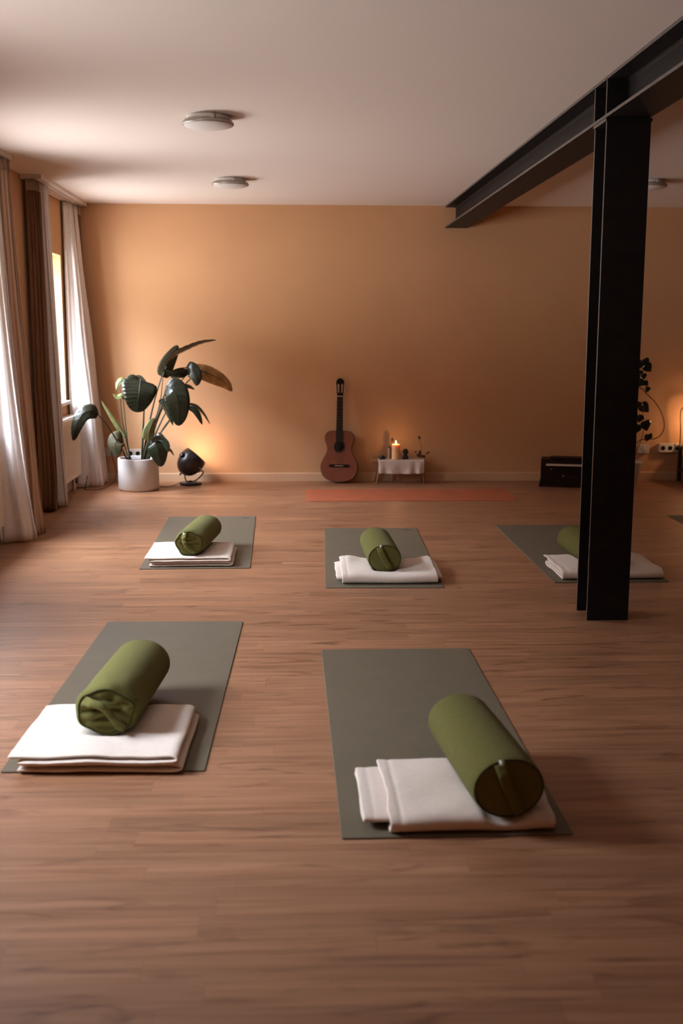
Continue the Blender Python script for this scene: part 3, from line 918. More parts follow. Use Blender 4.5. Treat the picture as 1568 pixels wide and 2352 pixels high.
VIEW = FW
def leaf(pts, half, m, roll=0, fold=0.18, curl=0.0, parent=plant, tip=0.75, split=False, name='leaf', base=0.55, wav=0.0, vein=1.0):
    """pts [(px, py, Y)] along the midrib from base to tip, half = half width in photo pixels at full turn"""
    P = smooth_path([at(*p) for p in pts], 56)
    hw = half * pts[len(pts) // 2][2] / FPX
    rows = []
    N = len(P)
    for i, p in enumerate(P):
        t = i / (N - 1)
        tan = (P[min(i + 1, N - 1)] - P[max(i - 1, 0)]).normalized()
        view = (p - Vector((0, 0, CAM_H))).normalized()
        side = tan.cross(view)
        side = side.normalized() if side.length > 1e-4 else RT.copy()
        side = Quaternion(tan, radians(roll)) @ side
        nrm = side.cross(tan).normalized()
        w = hw * (max(0.0, sin(pi * min(1.0, t ** base))) ** tip) * 1.0
        w = max(w, 0.0012)
        row = []
        for q in (-1, -0.75, -0.5, -0.25, 0, 0.25, 0.5, 0.75, 1):
            z = fold * abs(q) * w - curl * q * q * w
            wv = wav * w * sin(t * 9 + q * 2) * abs(q) + vein * hw * 0.035 * sin(2 * pi * (t * 9 - abs(q) * 1.1)) * abs(q) * (1 - 0.4 * abs(q))
            row.append(p + side * (q * w) + nrm * (z + wv))
        rows.append(row)
    o = mobj(name, grid(rows), m, parent, world=True, solid=0.0012)
    rib = tube([r[4] + Vector((0, -0.001, 0)) for r in rows], lambda t: 0.0035 * (1 - t) + 0.0008, 6)
    mobj('midrib', rib, M_stalk if m is not M_leafpale else M_leafpale, o).matrix_parent_inverse = Matrix()
    o.children[0].location = (0, 0, 0)
    me = o.children[0].data
    for vv in me.vertices: vv.co -= Vector(parent.location)
    return o
def stalk(pts, r0=0.008, r1=0.004, parent=plant):
    P = [at(*p) for p in pts]
    return mobj('stalk', tube(P, lambda t: r0 + (r1 - r0) * t, 8, samples=18), M_stalk, parent, world=True)

B1, B2 = 9.68, 9.72
# stalks
stalk([(300, 1056, B1), (290, 1010, B1), (280, 960, B1), (275, 893, B2)])
stalk([(297, 1056, B2), (291, 1000, B2), (286, 950, B2), (283, 915, B2)], 0.006, 0.003)
stalk([(292, 1056, 9.66), (270, 1015, 9.5), (245, 975, 9.3), (223, 950, 9.14)], 0.008, 0.004)
stalk([(298, 1056, 9.74), (293, 1020, 9.76), (286, 1002, 9.78)], 0.006, 0.004)
stalk([(294, 1056, 9.62), (289, 1030, 9.58), (282, 1014, 9.55)], 0.006, 0.004)
stalk([(326, 1056, B1), (328, 1000, B1), (331, 930, B1), (332, 890, 9.70), (322, 870, 9.70)], 0.010, 0.005)
stalk([(328, 1056, 9.70), (340, 985, 9.70), (356, 915, 9.72), (374, 856, 9.74)], 0.010, 0.005)
stalk([(332, 1056, 9.74), (352, 980, 9.78), (368, 920, 9.80), (374, 868, 9.82)], 0.006, 0.004)
stalk([(327, 1056, 9.66), (345, 995, 9.68), (372, 920, 9.72), (394, 868, 9.74), (397, 858, 9.74)], 0.008, 0.004)
stalk([(330, 1056, 9.70), (352, 985, 9.72), (388, 910, 9.74), (432, 856, 9.76)], 0.009, 0.004)
stalk([(336, 1056, 9.76), (362, 985, 9.80), (402, 910, 9.86), (440, 868, 9.90), (462, 856, 9.92)], 0.009, 0.005)
stalk([(332, 1056, 9.62), (352, 985, 9.60), (376, 920, 9.58), (386, 893, 9.56)], 0.008, 0.005)
stalk([(340, 1056, 9.72), (362, 1005, 9.76), (392, 962, 9.80), (434, 936, 9.84)], 0.008, 0.004)
stalk([(342, 1056, 9.68), (358, 1012, 9.72), (386, 972, 9.76), (400, 955, 9.78)], 0.006, 0.004)
stalk([(330, 1056, 9.62), (336, 1030, 9.60), (341, 1010, 9.58)], 0.008, 0.005)
stalk([(337, 1056, 9.60), (344, 1030, 9.55), (351, 1012, 9.50)], 0.008, 0.005)
stalk([(334, 1056, 9.78), (358, 978, 9.82), (374, 935, 9.84)], 0.005, 0.003)
# blades
leaf([(379, 842, 9.74), (398, 818, 9.74), (418, 806, 9.75), (460, 788, 9.78), (496, 781, 9.80)], 20, M_leaf, roll=74, tip=0.5, fold=0.1)
leaf([(373, 866, 9.80), (384, 838, 9.82), (398, 812, 9.84), (408, 793, 9.84)], 18, M_leafgrey, roll=15, tip=0.5, fold=0.2)
leaf([(434, 850, 9.76), (410, 856, 9.73), (390, 857, 9.72), (376, 848, 9.70)], 12, M_leaf, roll=-30, tip=0.5, fold=-0.2, wav=0.25)
leaf([(427, 844, 9.76), (440, 850, 9.72), (450, 866, 9.70), (452, 886, 9.70)], 17, M_leaf, roll=10, tip=0.5, fold=0.25)
leaf([(430, 846, 9.88), (466, 853, 9.92), (500, 868, 9.95), (520, 882, 9.97), (533, 899, 9.98)], 19, M_leafdry, roll=-18, tip=0.6, fold=0.28, base=0.8)
leaf([(392, 902, 9.78), (412, 891, 9.80), (432, 888, 9.82), (447, 895, 9.82)], 8, M_leafgrey, roll=30, tip=0.6)
leaf([(381, 886, 9.56), (398, 896, 9.52), (407, 920, 9.50), (410, 950, 9.50), (410, 978, 9.51)], 30, M_leaf, roll=6, tip=0.5, fold=0.06, base=0.6)
leaf([(433, 936, 9.84), (447, 943, 9.82), (456, 957, 9.82), (464, 975, 9.83)], 8.5, M_leaf, roll=30, tip=0.55)
leaf([(430, 928, 9.88), (450, 934, 9.88), (466, 950, 9.88), (482, 974, 9.88)], 8, M_leaf, roll=64, tip=0.55)
leaf([(374, 926, 9.70), (384, 944, 9.68), (391, 960, 9.67), (397, 977, 9.67)], 8, M_leafgrey, roll=30, tip=0.6)
leaf([(323, 873, 9.60), (320, 895, 9.54), (317, 920, 9.52), (314, 947, 9.52)], 40, M_leaf, roll=-4, tip=0.42, fold=0.07, base=0.46, wav=0.04, vein=1.4)
leaf([(314, 879, 9.66), (304, 868, 9.66), (288, 874, 9.65)], 9, M_leaf, roll=10, tip=0.5, fold=0.2)
leaf([(289, 873, 9.72), (279, 874, 9.70), (271, 882, 9.69), (267, 895, 9.69)], 8, M_leafpale, roll=20, tip=0.6)
leaf([(290, 914, 9.72), (280, 909, 9.70), (269, 912, 9.69), (259, 905, 9.68)], 7, M_leafpale, roll=20, tip=0.6)
leaf([(287, 1004, 9.78), (275, 985, 9.78), (254, 953, 9.78), (233, 921, 9.78)], 8, M_leafpale, roll=45, tip=0.6)
leaf([(226, 950, 9.14), (208, 943, 9.08), (188, 952, 9.04), (175, 978, 9.02), (168, 1012, 9.03)], 19, M_leaf, roll=28, tip=0.5, fold=0.2)
leaf([(283, 1012, 9.55), (270, 1009, 9.50), (264, 1022, 9.47), (270, 1050, 9.46)], 21, M_leafgrey, roll=20, tip=0.5, fold=0.2)
leaf([(350, 1010, 9.50), (356, 1016, 9.45), (363, 1038, 9.43), (370, 1072, 9.44)], 25, M_leaf, roll=10, tip=0.5, fold=0.25)
leaf([(352, 1018, 9.47), (366, 1012, 9.42), (380, 1020, 9.39), (387, 1038, 9.38)], 14, M_leaf, roll=35, tip=0.5, fold=0.1)
leaf([(340, 1012, 9.58), (342, 992, 9.56), (349, 972, 9.56), (356, 960, 9.56)], 14, M_leafpale, roll=10, tip=0.5, fold=0.2)
leaf([(311, 867, 9.76), (322, 868, 9.76), (336, 878, 9.76)], 6, M_leafgrey, roll=30, tip=0.6)
leaf([(366, 926, 9.74), (374, 922, 9.74), (381, 934, 9.74)], 6, M_leafgrey, roll=10, tip=0.6)
leaf([(388, 1030, 9.40), (394, 1038, 9.42), (400, 1047, 9.42)], 3, M_leafdry, roll=10, tip=0.7)

# ------------------------------------------------------------------ spot lamp on the floor
def spot_lamp(loc, axis, label, energy, yaw=0.0, cz=0.205, name='floor_spotlight', gl=None):
    t = thing(name, label, 'lamp', loc)
    mobj('base', lathe([(0, 0), (0.096, 0), (0.1, 0.003), (0.1, 0.020), (0.097, 0.024), (0, 0.025)], 64), M_lamp, t)
    d = Vector(axis).normalized()
    q = Vector((0, 0, 1)).rotation_difference(d)
    M = Matrix.Translation((0, 0, cz)) @ q.to_matrix().to_4x4()
    pr = [(0, -0.128), (0.03, -0.124), (0.06, -0.110), (0.088, -0.084), (0.108, -0.045), (0.118, 0.0), (0.119, 0.03), (0.114, 0.065), (0.106, 0.088), (0.103, 0.088), (0.110, 0.06), (0.114, 0.02), (0.112, -0.01), (0.102, -0.045), (0.08, -0.08), (0.05, -0.104), (0, -0.118)]
    sh = mobj('lamp_shade', xf(lathe(pr, 64), M), M_lamp, t)
    mobj('bulb', xf(sphere((0, 0, -0.035), 0.03, 10), M), M_bulb, t)
    mobj('shade_knob', xf(lathe([(0, -0.150), (0.008, -0.148), (0.010, -0.140), (0.006, -0.124)], 16), M), M_lamp, t)
    # pivots on a line across the shade, yoke below
    side = d.cross(Vector((0, 1, 0))).normalized() if abs(d.y) < 0.9 else Vector((1, 0, 0))
    side = Vector((-0.74, -0.42, -0.36))
    side = (side - d * side.dot(d)).normalized()
    c = Vector((0, 0, cz))
    pl, prr = c + side * 0.128, c - side * 0.128
    mobj('yoke', tube([pl, pl + Vector((0.005, 0, -0.035)), Vector((-0.045, -0.01, 0.052)), Vector((0, 0, 0.032)), Vector((0.055, 0.0, 0.045)), Vector((0.115, 0.02, 0.11)), prr], 0.0055, 10, samples=36), M_lamp, t)
    for p, s in ((pl, side), (prr, -side)):
        qq = Vector((0, 0, 1)).rotation_difference(s)
        mobj('pivot_knob', xf(lathe([(0, -0.014), (0.022, -0.012), (0.024, 0.006), (0.018, 0.014), (0, 0.017)], 24), Matrix.Translation(p) @ qq.to_matrix().to_4x4()), M_lamp, t)
    mobj('bracket', xf(box(-0.004, 0.004, -0.03, 0.03, -0.003, 0.003), Matrix.Translation((0.108, -0.07, 0.150)) @ Matrix.Rotation(radians(35), 4, 'Y') @ Matrix.Rotation(radians(90), 4, 'Z')), M_chrome, t, smooth=False, bevel=0.001)
    mobj('bolt', lathe([(0, 0.024), (0.008, 0.024), (0.008, 0.04), (0, 0.044)], 12), M_lamp, t)
    ld = bpy.data.lights.new('lamp_light', 'POINT')
    ld.energy = energy; ld.color = WARM; ld.shadow_soft_size = 0.035
    lo = bpy.data.objects.new('lamp_light', ld)
    COL.objects.link(lo)
    lo.parent = t
    lo.location = c + d * 0.078
    return t
spot_lamp((-1.0, 9.99, 0), (0.64, 0.22, 0.73), 'black round spotlight lamp on the floor beside the white plant pot', 5.0)
tag(mobj('lamp_cable', tube([(-1.075, 9.93, 0.035), (-1.10, 9.90, 0.022), (-1.16, 9.86, 0.006), (-1.20, 9.82, 0.004), (-1.26, 9.84, 0.004), (-1.38, 9.96, 0.004), (-1.55, 10.02, 0.004), (-1.66, 9.98, 0.004)], 0.003, 8, samples=60), M_cable),
    'thin dark cable lying on the floor between spotlight lamp and white pot', 'cable')

# sockets and cables behind the plant
def socket_box(x0, x1, z0, z1, n, label, depth=0.035, group='white wall sockets'):
    y1 = D - 0.0005
    t = thing('wall_socket', label, 'socket', ((x0 + x1) / 2, y1, z0), group=group)
    mobj('housing', box(x0, x1, y1 - depth, y1, z0, z1), M_plastic, t, smooth=False, world=True, bevel=0.005)
    w = (x1 - x0) / n
    for k in range(n):
        c = (x0 + w * (k + 0.5), (z0 + z1) / 2)
        r = min(w, z1 - z0) * 0.30
        g = lathe([(0, 0), (r * 0.85, 0), (r, 0.0015), (r, 0.004), (0, 0.004)], 28)
        M = Matrix.Translation((c[0], y1 - depth - 0.003, c[1])) @ Matrix.Rotation(-pi / 2, 4, 'X')
        mobj('outlet', xf(g, M), M_hole if n > 1 and depth > 0.02 else M_plastic, t, world=True)
    return t
p = at(292, 1031, D); q = at(326, 1048, D)
socket_box(p.x, q.x, q.z - 0.01, p.z, 2, 'white double wall socket behind the white plant pot', depth=0.03)
p = at(243, 1028, D); q = at(263, 1047, D)
socket_box(p.x, q.x, q.z, p.z, 1, 'single wall socket in the left corner beside the far cream curtain', depth=0.03)
c0 = at(255, 1040, D - 0.05)
tag(mobj('power_cable', tube([c0, at(261, 1060, 10.14), at(267, 1085, 10.12), at(263, 1104, 9.98), at(250, 1117, 9.74), (-1.78, 9.70, 0.004), (-1.90, 9.68, 0.004), at(196, 1120, 9.69), at(201, 1092, 9.70)], 0.0035, 8, samples=70), M_cable),
    'dark cable hanging from the corner socket and trailing past the far curtain', 'cable')

# ------------------------------------------------------------------ guitar
gt = thing('guitar', 'reddish brown classical guitar leaning upright against the back wall', 'guitar', (0.363, 10.025, 0.016))
gt.rotation_euler = (radians(-8.4), 0, radians(-7))
hwp = [(0, 0), (0.003, 0.045), (0.012, 0.085), (0.035, 0.130), (0.075, 0.160), (0.12, 0.172), (0.16, 0.170), (0.21, 0.152), (0.25, 0.130), (0.285, 0.116), (0.315, 0.114), (0.345, 0.121), (0.38, 0.134), (0.41, 0.137), (0.440, 0.130), (0.462, 0.112), (0.473, 0.082), (0.4775, 0.045), (0.478, 0)]
cv = smooth_path([(w, z, 0) for z, w in hwp], 60)
out = [(p.x, p.y) for p in cv] + [(-p.x, p.y) for p in reversed(cv[1:-1])]
body = prism(out, 0.0, 0.092)
mobj('body', body, M_guitar_side, gt, smooth=False, bevel=0.003)
n = len(out)
mobj('soundboard', ([(x * 0.985, -0.0025, 0.24 + (z - 0.24) * 0.985) for x, z in out] + [(x * 0.985, 0.0005, 0.24 + (z - 0.24) * 0.985) for x, z in out],
     [tuple(range(n)), tuple(reversed(range(n, 2 * n)))] + [(i, i + n, (i + 1) % n + n, (i + 1) % n) for i in range(n)]), M_guitar_top, gt, smooth=False)
RX = Matrix.Rotation(pi / 2, 4, 'X')
def disc(x, z, r0, r1, y, th):
    g = lathe([(r0, 0), (r1, 0), (r1, th), (r0, th), (r0, 0)] if r0 else [(0, 0), (r1, 0), (r1, th), (0, th)], 48)
    return xf(g, Matrix.Translation((x, y, z)) @ RX)
mobj('rosette', disc(0, 0.326, 0.043, 0.055, -0.0024, 0.0008), M_guitar_side, gt)
mobj('soundhole', disc(0, 0.326, 0, 0.043, -0.0022, 0.0008), M_hole, gt)
br_ = mobj('bridge', box(-0.092, 0.092, -0.011, -0.002, 0.139, 0.163), M_ebony, gt, smooth=False, bevel=0.002)
mobj('saddle', box(-0.040, 0.040, -0.015, -0.010, 0.148, 0.152), M_bone, br_, smooth=False)
mobj('neck', join(prism([(-0.031, 0.44), (0.031, 0.44), (0.026, 0.79), (-0.026, 0.79)], 0.001, 0.022)), M_guitar_side, gt, smooth=False, bevel=0.004)
fb = mobj('fretboard', prism([(-0.033, 0.362), (0.033, 0.362), (0.0265, 0.79), (-0.0265, 0.79)], -0.008, 0.001), M_ebony, gt, smooth=False)
fr = []
for k in range(1, 19):
    z = 0.79 - 0.64 * (1 - 2 ** (-k / 12))
    hw_ = 0.0265 + (0.79 - z) / 0.428 * 0.0065
    if z > 0.365: fr.append(box(-hw_, hw_, -0.0092, -0.0078, z - 0.001, z + 0.001))
for g in fr: mobj('fret', g, M_fret, fb, smooth=False)
mobj('nut', box(-0.0265, 0.0265, -0.011, 0.0, 0.790, 0.796), M_bone, gt, smooth=False)
ho_ = [(0.026, 0), (0.031, 0.03), (0.036, 0.07), (0.037, 0.12), (0.033, 0.145), (0.018, 0.160), (0, 0.166)]
ho_ = ho_ + [(-x, z) for x, z in reversed(ho_[:-1])]
def head_mesh():
    # headstock with two slots: three bars, a top block and a bottom block
    zb = 0.796
    parts = [prism([(x, zb + z) for x, z in [(0.026, 0), (0.031, 0.03), (-0.031, 0.03), (-0.026, 0)]], 0, 0.018),
             prism([(x, zb + z) for x, z in [(0.037, 0.112), (0.037, 0.125), (0.033, 0.145), (0.018, 0.160), (0, 0.166), (-0.018, 0.160), (-0.033, 0.145), (-0.037, 0.125), (-0.037, 0.112)]], 0, 0.018),
             prism([(-0.008, zb + 0.03), (0.008, zb + 0.03), (0.008, zb + 0.112), (-0.008, zb + 0.112)], 0, 0.018),
             prism([(0.022, zb + 0.03), (0.031, zb + 0.03), (0.037, zb + 0.112), (0.028, zb + 0.112)], 0, 0.018),
             prism([(-0.031, zb + 0.03), (-0.022, zb + 0.03), (-0.028, zb + 0.112), (-0.037, zb + 0.112)], 0, 0.018)]
    return join(*parts)
hd = mobj('headstock', head_mesh(), M_ebony, gt, smooth=False)
for s in (-1, 1):
    for k in range(3):
        z = 0.796 + 0.045 + 0.024 * k
        mobj('tuning_peg', join(tube([(s * 0.034, 0.012, z), (s * 0.040, 0.012, z)], 0.002, 8), box(s * 0.040 - 0.004, s * 0.040 + 0.004, 0.004, 0.020, z - 0.007, z + 0.007)), M_bone, hd, smooth=False)
        mobj('roller', tube([(s * 0.008, 0.008, z), (s * 0.024, 0.008, z)], 0.003, 8), M_bone, hd)
for k in range(6):
    xk = -0.020 + 0.008 * k
    mobj('string', tube([(xk * 1.4, -0.015, 0.150), (xk, -0.012, 0.793)], 0.0005, 6), M_nylon, gt)

# ------------------------------------------------------------------ altar bench
TB = thing('bench', 'low wooden bench with splayed legs serving as altar at the back wall', 'bench', (0.935, 10.07, 0))
TZ = 0.222
mobj('bench_top', box(0.665, 1.205, 9.995, 10.155, TZ - 0.026, TZ), M_wood, TB, smooth=False, world=True, bevel=0.006)
for sx_, sy_ in ((-1, -1), (1, -1), (-1, 1), (1, 1)):
    top_ = Vector((0.935 + sx_ * 0.185, 10.075 + sy_ * 0.045, TZ - 0.026))
    bot_ = Vector((0.935 + sx_ * 0.222, 10.075 + sy_ * 0.080, 0.0))
    mobj('leg', tube([top_, bot_], lambda t: 0.0135 - 0.003 * t, 14), M_wood, TB, world=True)
rows = []
prof = [(10.150, TZ + 0.0015), (10.10, TZ + 0.0015), (10.05, TZ + 0.0015), (10.005, TZ + 0.0015), (9.995, TZ - 0.001), (9.990, TZ - 0.010), (9.988, TZ - 0.03), (9.987, TZ - 0.055), (9.986, TZ - 0.08), (9.985, TZ - 0.100), (9.985, TZ - 0.122)]
pp = smooth_path([(0, y, z) for y, z in prof], 40)
for i, p in enumerate(pp):
    hang = max(0, (TZ - p.z) / 0.12)
    row = []
    for j in range(49):
        u = j / 48
        x = 0.727 + 0.428 * u + (0.006 - 0.012 * u) * hang
        yy = p.y - hang * (0.010 + 0.011 * sin(u * 23 + 1.5 * sin(u * 7)) * (0.4 + 0.6 * u) + 0.003 * noise.noise(Vector((u * 9, hang * 3, 1))))
        zz = p.z - hang * 0.008 * sin(pi * u) * 0.7
        row.append((x, yy, zz))
    rows.append(row)
tag(mobj('table_runner', grid(rows), M_runner, solid=0.0015), 'crumpled pale linen cloth hanging over the front of the altar bench', 'cloth')
TZc = TZ + 0.003

# candle
cb = at(908.5, 1050, 10.03)
cd = thing('candle', 'thick yellow pillar candle burning on the altar bench', 'candle', (cb.x, 10.03, TZc))
CR, CH = 0.0375, 0.138
mobj('wax', lathe([(0, 0), (CR, 0), (CR + 0.0005, 0.004), (CR, CH - 0.006), (CR + 0.001, CH), (CR - 0.004, CH + 0.002), (CR - 0.008, CH - 0.004), (0.012, CH - 0.012), (0, CH - 0.012)], 48), M_wax, cd)
mobj('wick', tube([(0, 0, CH - 0.013), (0.001, 0, CH + 0.006)], 0.0012, 6), M_hole, cd)
mobj('flame', lathe([(0, CH + 0.001), (0.004, CH + 0.006), (0.0058, CH + 0.013), (0.005, CH + 0.022), (0.0025, CH + 0.031), (0, CH + 0.038)], 20), M_flame, cd)
ld = bpy.data.lights.new('candle_light', 'POINT')
ld.energy = 0.45; ld.color = (1.0, 0.52, 0.20); ld.shadow_soft_size = 0.005
lo = bpy.data.objects.new('candle_light', ld); COL.objects.link(lo); lo.parent = cd; lo.location = (0, 0, CH + 0.020)

# amber bottle, vial, incense bowl, figurine, flowers
bp_ = at(900, 1052, 10.10)
bt = thing('bottle', 'slim amber bottle with dark stopper standing behind the candle', 'bottle', (bp_.x, 10.105, TZc))
mobj('glass_body', lathe([(0, 0), (0.020, 0), (0.022, 0.004), (0.022, 0.10), (0.019, 0.125), (0.010, 0.145), (0.009, 0.165), (0, 0.165)], 32), M_amber, bt)
mobj('stopper', lathe([(0, 0.160), (0.011, 0.160), (0.012, 0.175), (0.008, 0.190), (0, 0.193)], 24), M_blackplastic, bt)
vp = at(892.5, 1052, 10.05)
vi = thing('glass_vial', 'thin pale glass vial just left of the candle', 'vial', (vp.x, 10.055, TZc))
mobj('tube', lathe([(0, 0), (0.006, 0), (0.007, 0.003), (0.007, 0.09), (0.006, 0.105), (0, 0.108)], 20), M_vial, vi)
mobj('cap', lathe([(0, 0.104), (0.0065, 0.104), (0.0065, 0.116), (0, 0.118)], 16), M_blackplastic, vi)
ip = at(877, 1052, 10.04)
ib = thing('incense_bowl', 'small dark bowl with a stone at the left end of the bench', 'bowl', (ip.x, 10.045, TZc))
mobj('bowl', lathe([(0, 0), (0.022, 0), (0.032, 0.008), (0.036, 0.020), (0.033, 0.021), (0.028, 0.012), (0, 0.010)], 32), M_stone, ib)
sv, sf = sphere((0.006, 0, 0.022), 0.018, 12, 0.8)
sv = [Vector(p) + Vector(p).normalized() * 0.004 * noise.noise(Vector(p) * 60) for p in sv]
mobj('stone', (sv, sf), M_stone, ib)
fp = at(931, 1052, 10.05)
fg = thing('figurine', 'small dark figurine with round head on the bench right of the candle', 'figurine', (fp.x, 10.055, TZc))
mobj('torso', lathe([(0, 0), (0.028, 0), (0.030, 0.006), (0.026, 0.016), (0.019, 0.030), (0.016, 0.042), (0.012, 0.050), (0, 0.055)], 28, ey=0.8), M_stone, fg)
mobj('head', sphere((0, 0, 0.070), 0.027, 14, 1.0), M_stone, fg)
dp = at(966, 1054, 10.06)
df = thing('dried_flowers', 'dried dark flower spray with one tall bud at the right end of the bench', 'flowers', (dp.x, 10.065, TZc))
mobj('tall_stem', tube([(-0.004, 0, 0.01), (0.004, 0, 0.07), (0.000, 0, 0.13), (-0.012, 0, 0.185)], 0.0022, 8, samples=20), M_driedstem, df)
sv, sf = sphere((0, 0, 0), 0.011, 10, 1.5)
mobj('bud', xf((sv, sf), Matrix.Translation((-0.015, 0, 0.198)) @ Matrix.Rotation(-0.4, 4, 'Y')), M_dried, df)
rnd = random.Random(4)
for k in range(16):
    a = rnd.uniform(0, 6.28); L_ = rnd.uniform(0.025, 0.075); up_ = rnd.uniform(0.1, 0.9)
    e_ = Vector((cos(a) * L_ * 1.0 + 0.012, sin(a) * 0.025, 0.012 + L_ * up_))
    mobj('twig', tube([(0, 0, 0.008), e_ * 0.6 + Vector((0, 0, 0.006)), e_], 0.0013, 6, samples=8), M_driedstem, df)
    sv, sf = sphere((0, 0, 0), rnd.uniform(0.006, 0.012), 8, rnd.uniform(0.5, 1.1))
    mobj('dry_blossom', xf((sv, sf), Matrix.Translation(e_) @ Matrix.Rotation(a, 4, 'X')), M_dried, df)

# ------------------------------------------------------------------ harmonium
hm = thing('harmonium', 'dark wooden harmonium box with white keys on the floor, partly behind the column', 'harmonium', (2.195, 9.800, 0), radians(-14))
W_, DP_, HH = 0.60, 0.30, 0.245
mobj('plinth', box(-0.012, W_ + 0.012, -0.012, DP_, 0.0, 0.030), M_harm, hm, smooth=False, bevel=0.004)
cpr = [(0.0, 0.030), (0.0, 0.185), (0.010, 0.215), (0.05, 0.245), (DP_ - 0.02, 0.245), (DP_ - 0.02, 0.030)]
n = len(cpr)
V = [(0, y, z) for y, z in cpr] + [(W_, y, z) for y, z in cpr]
mobj('case', (V, [tuple(range(n)), tuple(reversed(range(n, 2 * n)))] + [(i, i + n, (i + 1) % n + n, (i + 1) % n) for i in range(n)]), M_harm, hm, smooth=False, bevel=0.004)
mobj('lid', box(0.08, W_ - 0.03, 0.055, 0.22, 0.246, 0.262), M_harm, hm, smooth=False, bevel=0.003)
kb = mobj('keyboard', box(0.045, W_ - 0.045, -0.020, 0.012, 0.185, 0.196), M_harm, hm, smooth=False)
for k in range(29):
    x = 0.047 + k * (W_ - 0.094) / 29
    mobj('white_key', box(x + 0.0004, x + (W_ - 0.094) / 29 - 0.0004, -0.022, 0.010, 0.196, 0.211), M_key, kb, smooth=False)
mobj('trim_moulding', box(-0.004, W_ + 0.004, -0.008, 0.0, 0.052, 0.060), M_harm, hm, smooth=False, bevel=0.002)
for x, z, r in ((0.095, 0.165, 0.006), (0.205, 0.105, 0.009), (0.395, 0.105, 0.009), (0.505, 0.165, 0.006)):
    g = xf(lathe([(0, 0), (r * 0.5, 0), (r * 0.5, 0.012), (r, 0.014), (r, 0.022), (0, 0.026)], 16), Matrix.Translation((x, 0, z)) @ RX)
    mobj('stop_knob', g, M_brass, hm)
hd_ = mobj('handle', tube([(0.24, -0.002, 0.10), (0.25, -0.018, 0.098), (0.34, -0.018, 0.098), (0.35, -0.002, 0.10)], 0.004, 8, samples=16), M_blackplastic, hm)

# ------------------------------------------------------------------ climbing plant on the right
VP = at(1440, 1085, 9.93)
vpX = VP.x
vine = thing('climbing_plant', 'dark climbing plant in a white pot, half hidden right of the column', 'plant', (vpX, 9.93, 0))
mobj('pot', lathe([(0, 0), (0.090, 0), (0.094, 0.004), (0.128, 0.205), (0.132, 0.212), (0.126, 0.214), (0.120, 0.205), (0.118, 0.180), (0, 0.180)], 56), M_pot, vine)
mobj('soil', lathe([(0.118, 0.192), (0.06, 0.198), (0, 0.2)], 32), M_soil, vine)
mobj('moss_pole', tube([(0, 0, 0.18), (0.005, 0, 0.6), (0.0, 0, 1.12)], 0.022, 14, samples=20), M_moss, vine)
def heart(px, py, Y, s, rot, tilt=0.0):
    c = at(px, py, Y); r = s * Y / FPX
    rows = []
    ol = [(0, 0.0), (0.30, 0.16), (0.62, 0.10), (0.86, -0.25), (0.80, -0.70), (0.45, -1.15), (0, -1.62)]
    cvs = smooth_path([(a, b, 0) for a, b in ol], 16)
    for p in cvs:
        row = []
        for q in (-1, -0.66, -0.33, 0, 0.33, 0.66, 1):
            x, z = p.x * q * r * 0.9, (p.y + 0.7) * r * 0.9
            y = 0.22 * abs(q) * p.x * r + tilt * z + 0.12 * r * p.y * p.y
            row.append(Vector((x * cos(rot) - z * sin(rot), y, x * sin(rot) + z * cos(rot))) + c)
        rows.append(row)
    return mobj('leaf', grid(rows), M_leaf, vine, world=True, solid=0.001)
rv = random.Random(11)
for (px, py, s, rot) in ((1484, 832, 12, 0.5), (1489, 845, 15, 0.7), (1471, 838, 14, -0.4), (1479, 865, 9, 0.2), (1472, 880, 12, -0.6), (1484, 881, 9, 0.9), (1487, 895, 9, -0.5), (1468, 862, 14, 0.3),
                         (1481, 937, 17, 0.75), (1468, 930, 9, -0.5), (1484, 978, 17, 0.35), (1470, 962, 12, -0.3), (1487, 1006, 11, -0.2), (1494, 1002, 8, 0.7), (1464, 985, 13, -0.2),
                         (1452, 850, 15, 0.2), (1440, 870, 15, -0.4), (1446, 900, 15, 0.3), (1436, 935, 15, -0.5), (1450, 960, 14, 0.2), (1438, 990, 14, -0.2), (1430, 1020, 12, 0.3), (1455, 1015, 11, 0.5)):
    heart(px, py, 9.93 + rv.uniform(-0.07, 0.05), s, rot, rv.uniform(-0.3, 0.3))
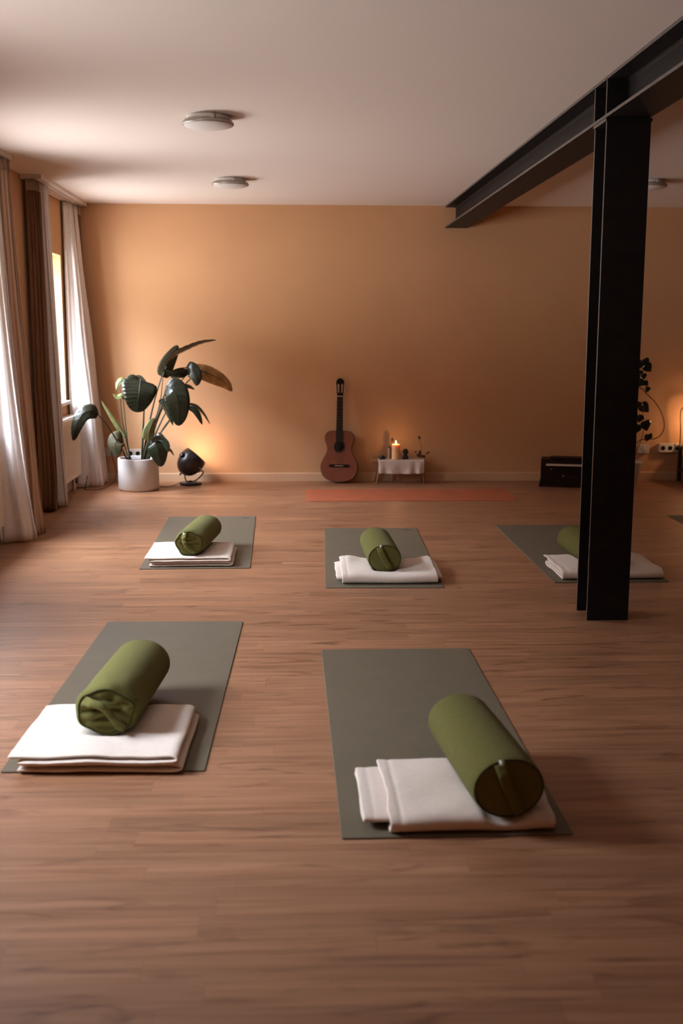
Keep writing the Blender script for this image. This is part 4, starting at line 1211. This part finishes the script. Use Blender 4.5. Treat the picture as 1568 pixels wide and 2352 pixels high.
mobj('vine', tube([at(1445, 880, 9.93), at(1474, 893, 9.93), at(1485, 905, 9.92), at(1505, 925, 9.91), at(1520, 952, 9.90), at(1525, 980, 9.90), at(1516, 1000, 9.90), at(1500, 1008, 9.90), at(1470, 1011, 9.91), at(1448, 1030, 9.92)], 0.0045, 8, samples=50), M_driedstem, vine, world=True)
mobj('vine', tube([at(1478, 930, 9.93), at(1474, 960, 9.93), at(1478, 985, 9.92), at(1470, 1015, 9.92), at(1456, 1050, 9.93)], 0.003, 8, samples=30), M_driedstem, vine, world=True)

# sockets on the right
p = at(1511, 1018, D); q = at(1559, 1038, D)
socket_box(p.x, q.x, q.z, p.z, 3, 'white triple wall socket at the right edge', depth=0.045)
p = at(1464, 1021, D); q = at(1487, 1040, D)
socket_box(p.x, q.x, q.z, p.z, 1, 'white wall box just right of the climbing plant, left of the triple socket', depth=0.04)

# dark side table at the right edge with a lamp standing on it (outside the picture)
sp = at(1563, 1110, 9.93)
st_ = thing('side_table', 'dark wooden side table just at the right picture edge, only its side visible', 'table', (sp.x + 0.22, 9.98, 0))
sx0 = sp.x + 0.034
mobj('table_top', box(sx0 - 0.006, sx0 + 0.45, 9.84, 10.16, 0.315, 0.34), M_cab, st_, smooth=False, world=True, bevel=0.003)
for a in (sx0, sx0 + 0.41):
    for b in (9.85, 10.12):
        mobj('leg', box(a, a + 0.032, b, b + 0.032, 0, 0.315), M_cab, st_, smooth=False, world=True, bevel=0.002)
mobj('shelf', box(sx0, sx0 + 0.44, 9.86, 10.14, 0.10, 0.118), M_cab, st_, smooth=False, world=True, bevel=0.002)
spot_lamp((1.4, -2.5, 0), (0.05, -0.72, 0.70), 'black round fill lamp added unseen on the floor behind the camera, facing the rear wall', 50)  # added lamp out of view, throws warm fill off the rear wall
l2 = spot_lamp((sx0 + 0.24, 10.0, 0.3405), (-0.80, 0.22, 0.30), 'black spotlight lamp on the dark side table beyond the right edge', 5, name='table_spotlight')
mobj('power_cord', tube([at(1552, 1028, D - 0.06), at(1560, 1022, D - 0.07), at(1562.5, 990, D - 0.08), at(1565, 940, D - 0.09), (3.70, 10.12, 0.70), (3.80, 10.05, 0.45), (sx0 + 0.24, 10.06, 0.362)], 0.005, 8, samples=50), M_cable, l2, world=True)
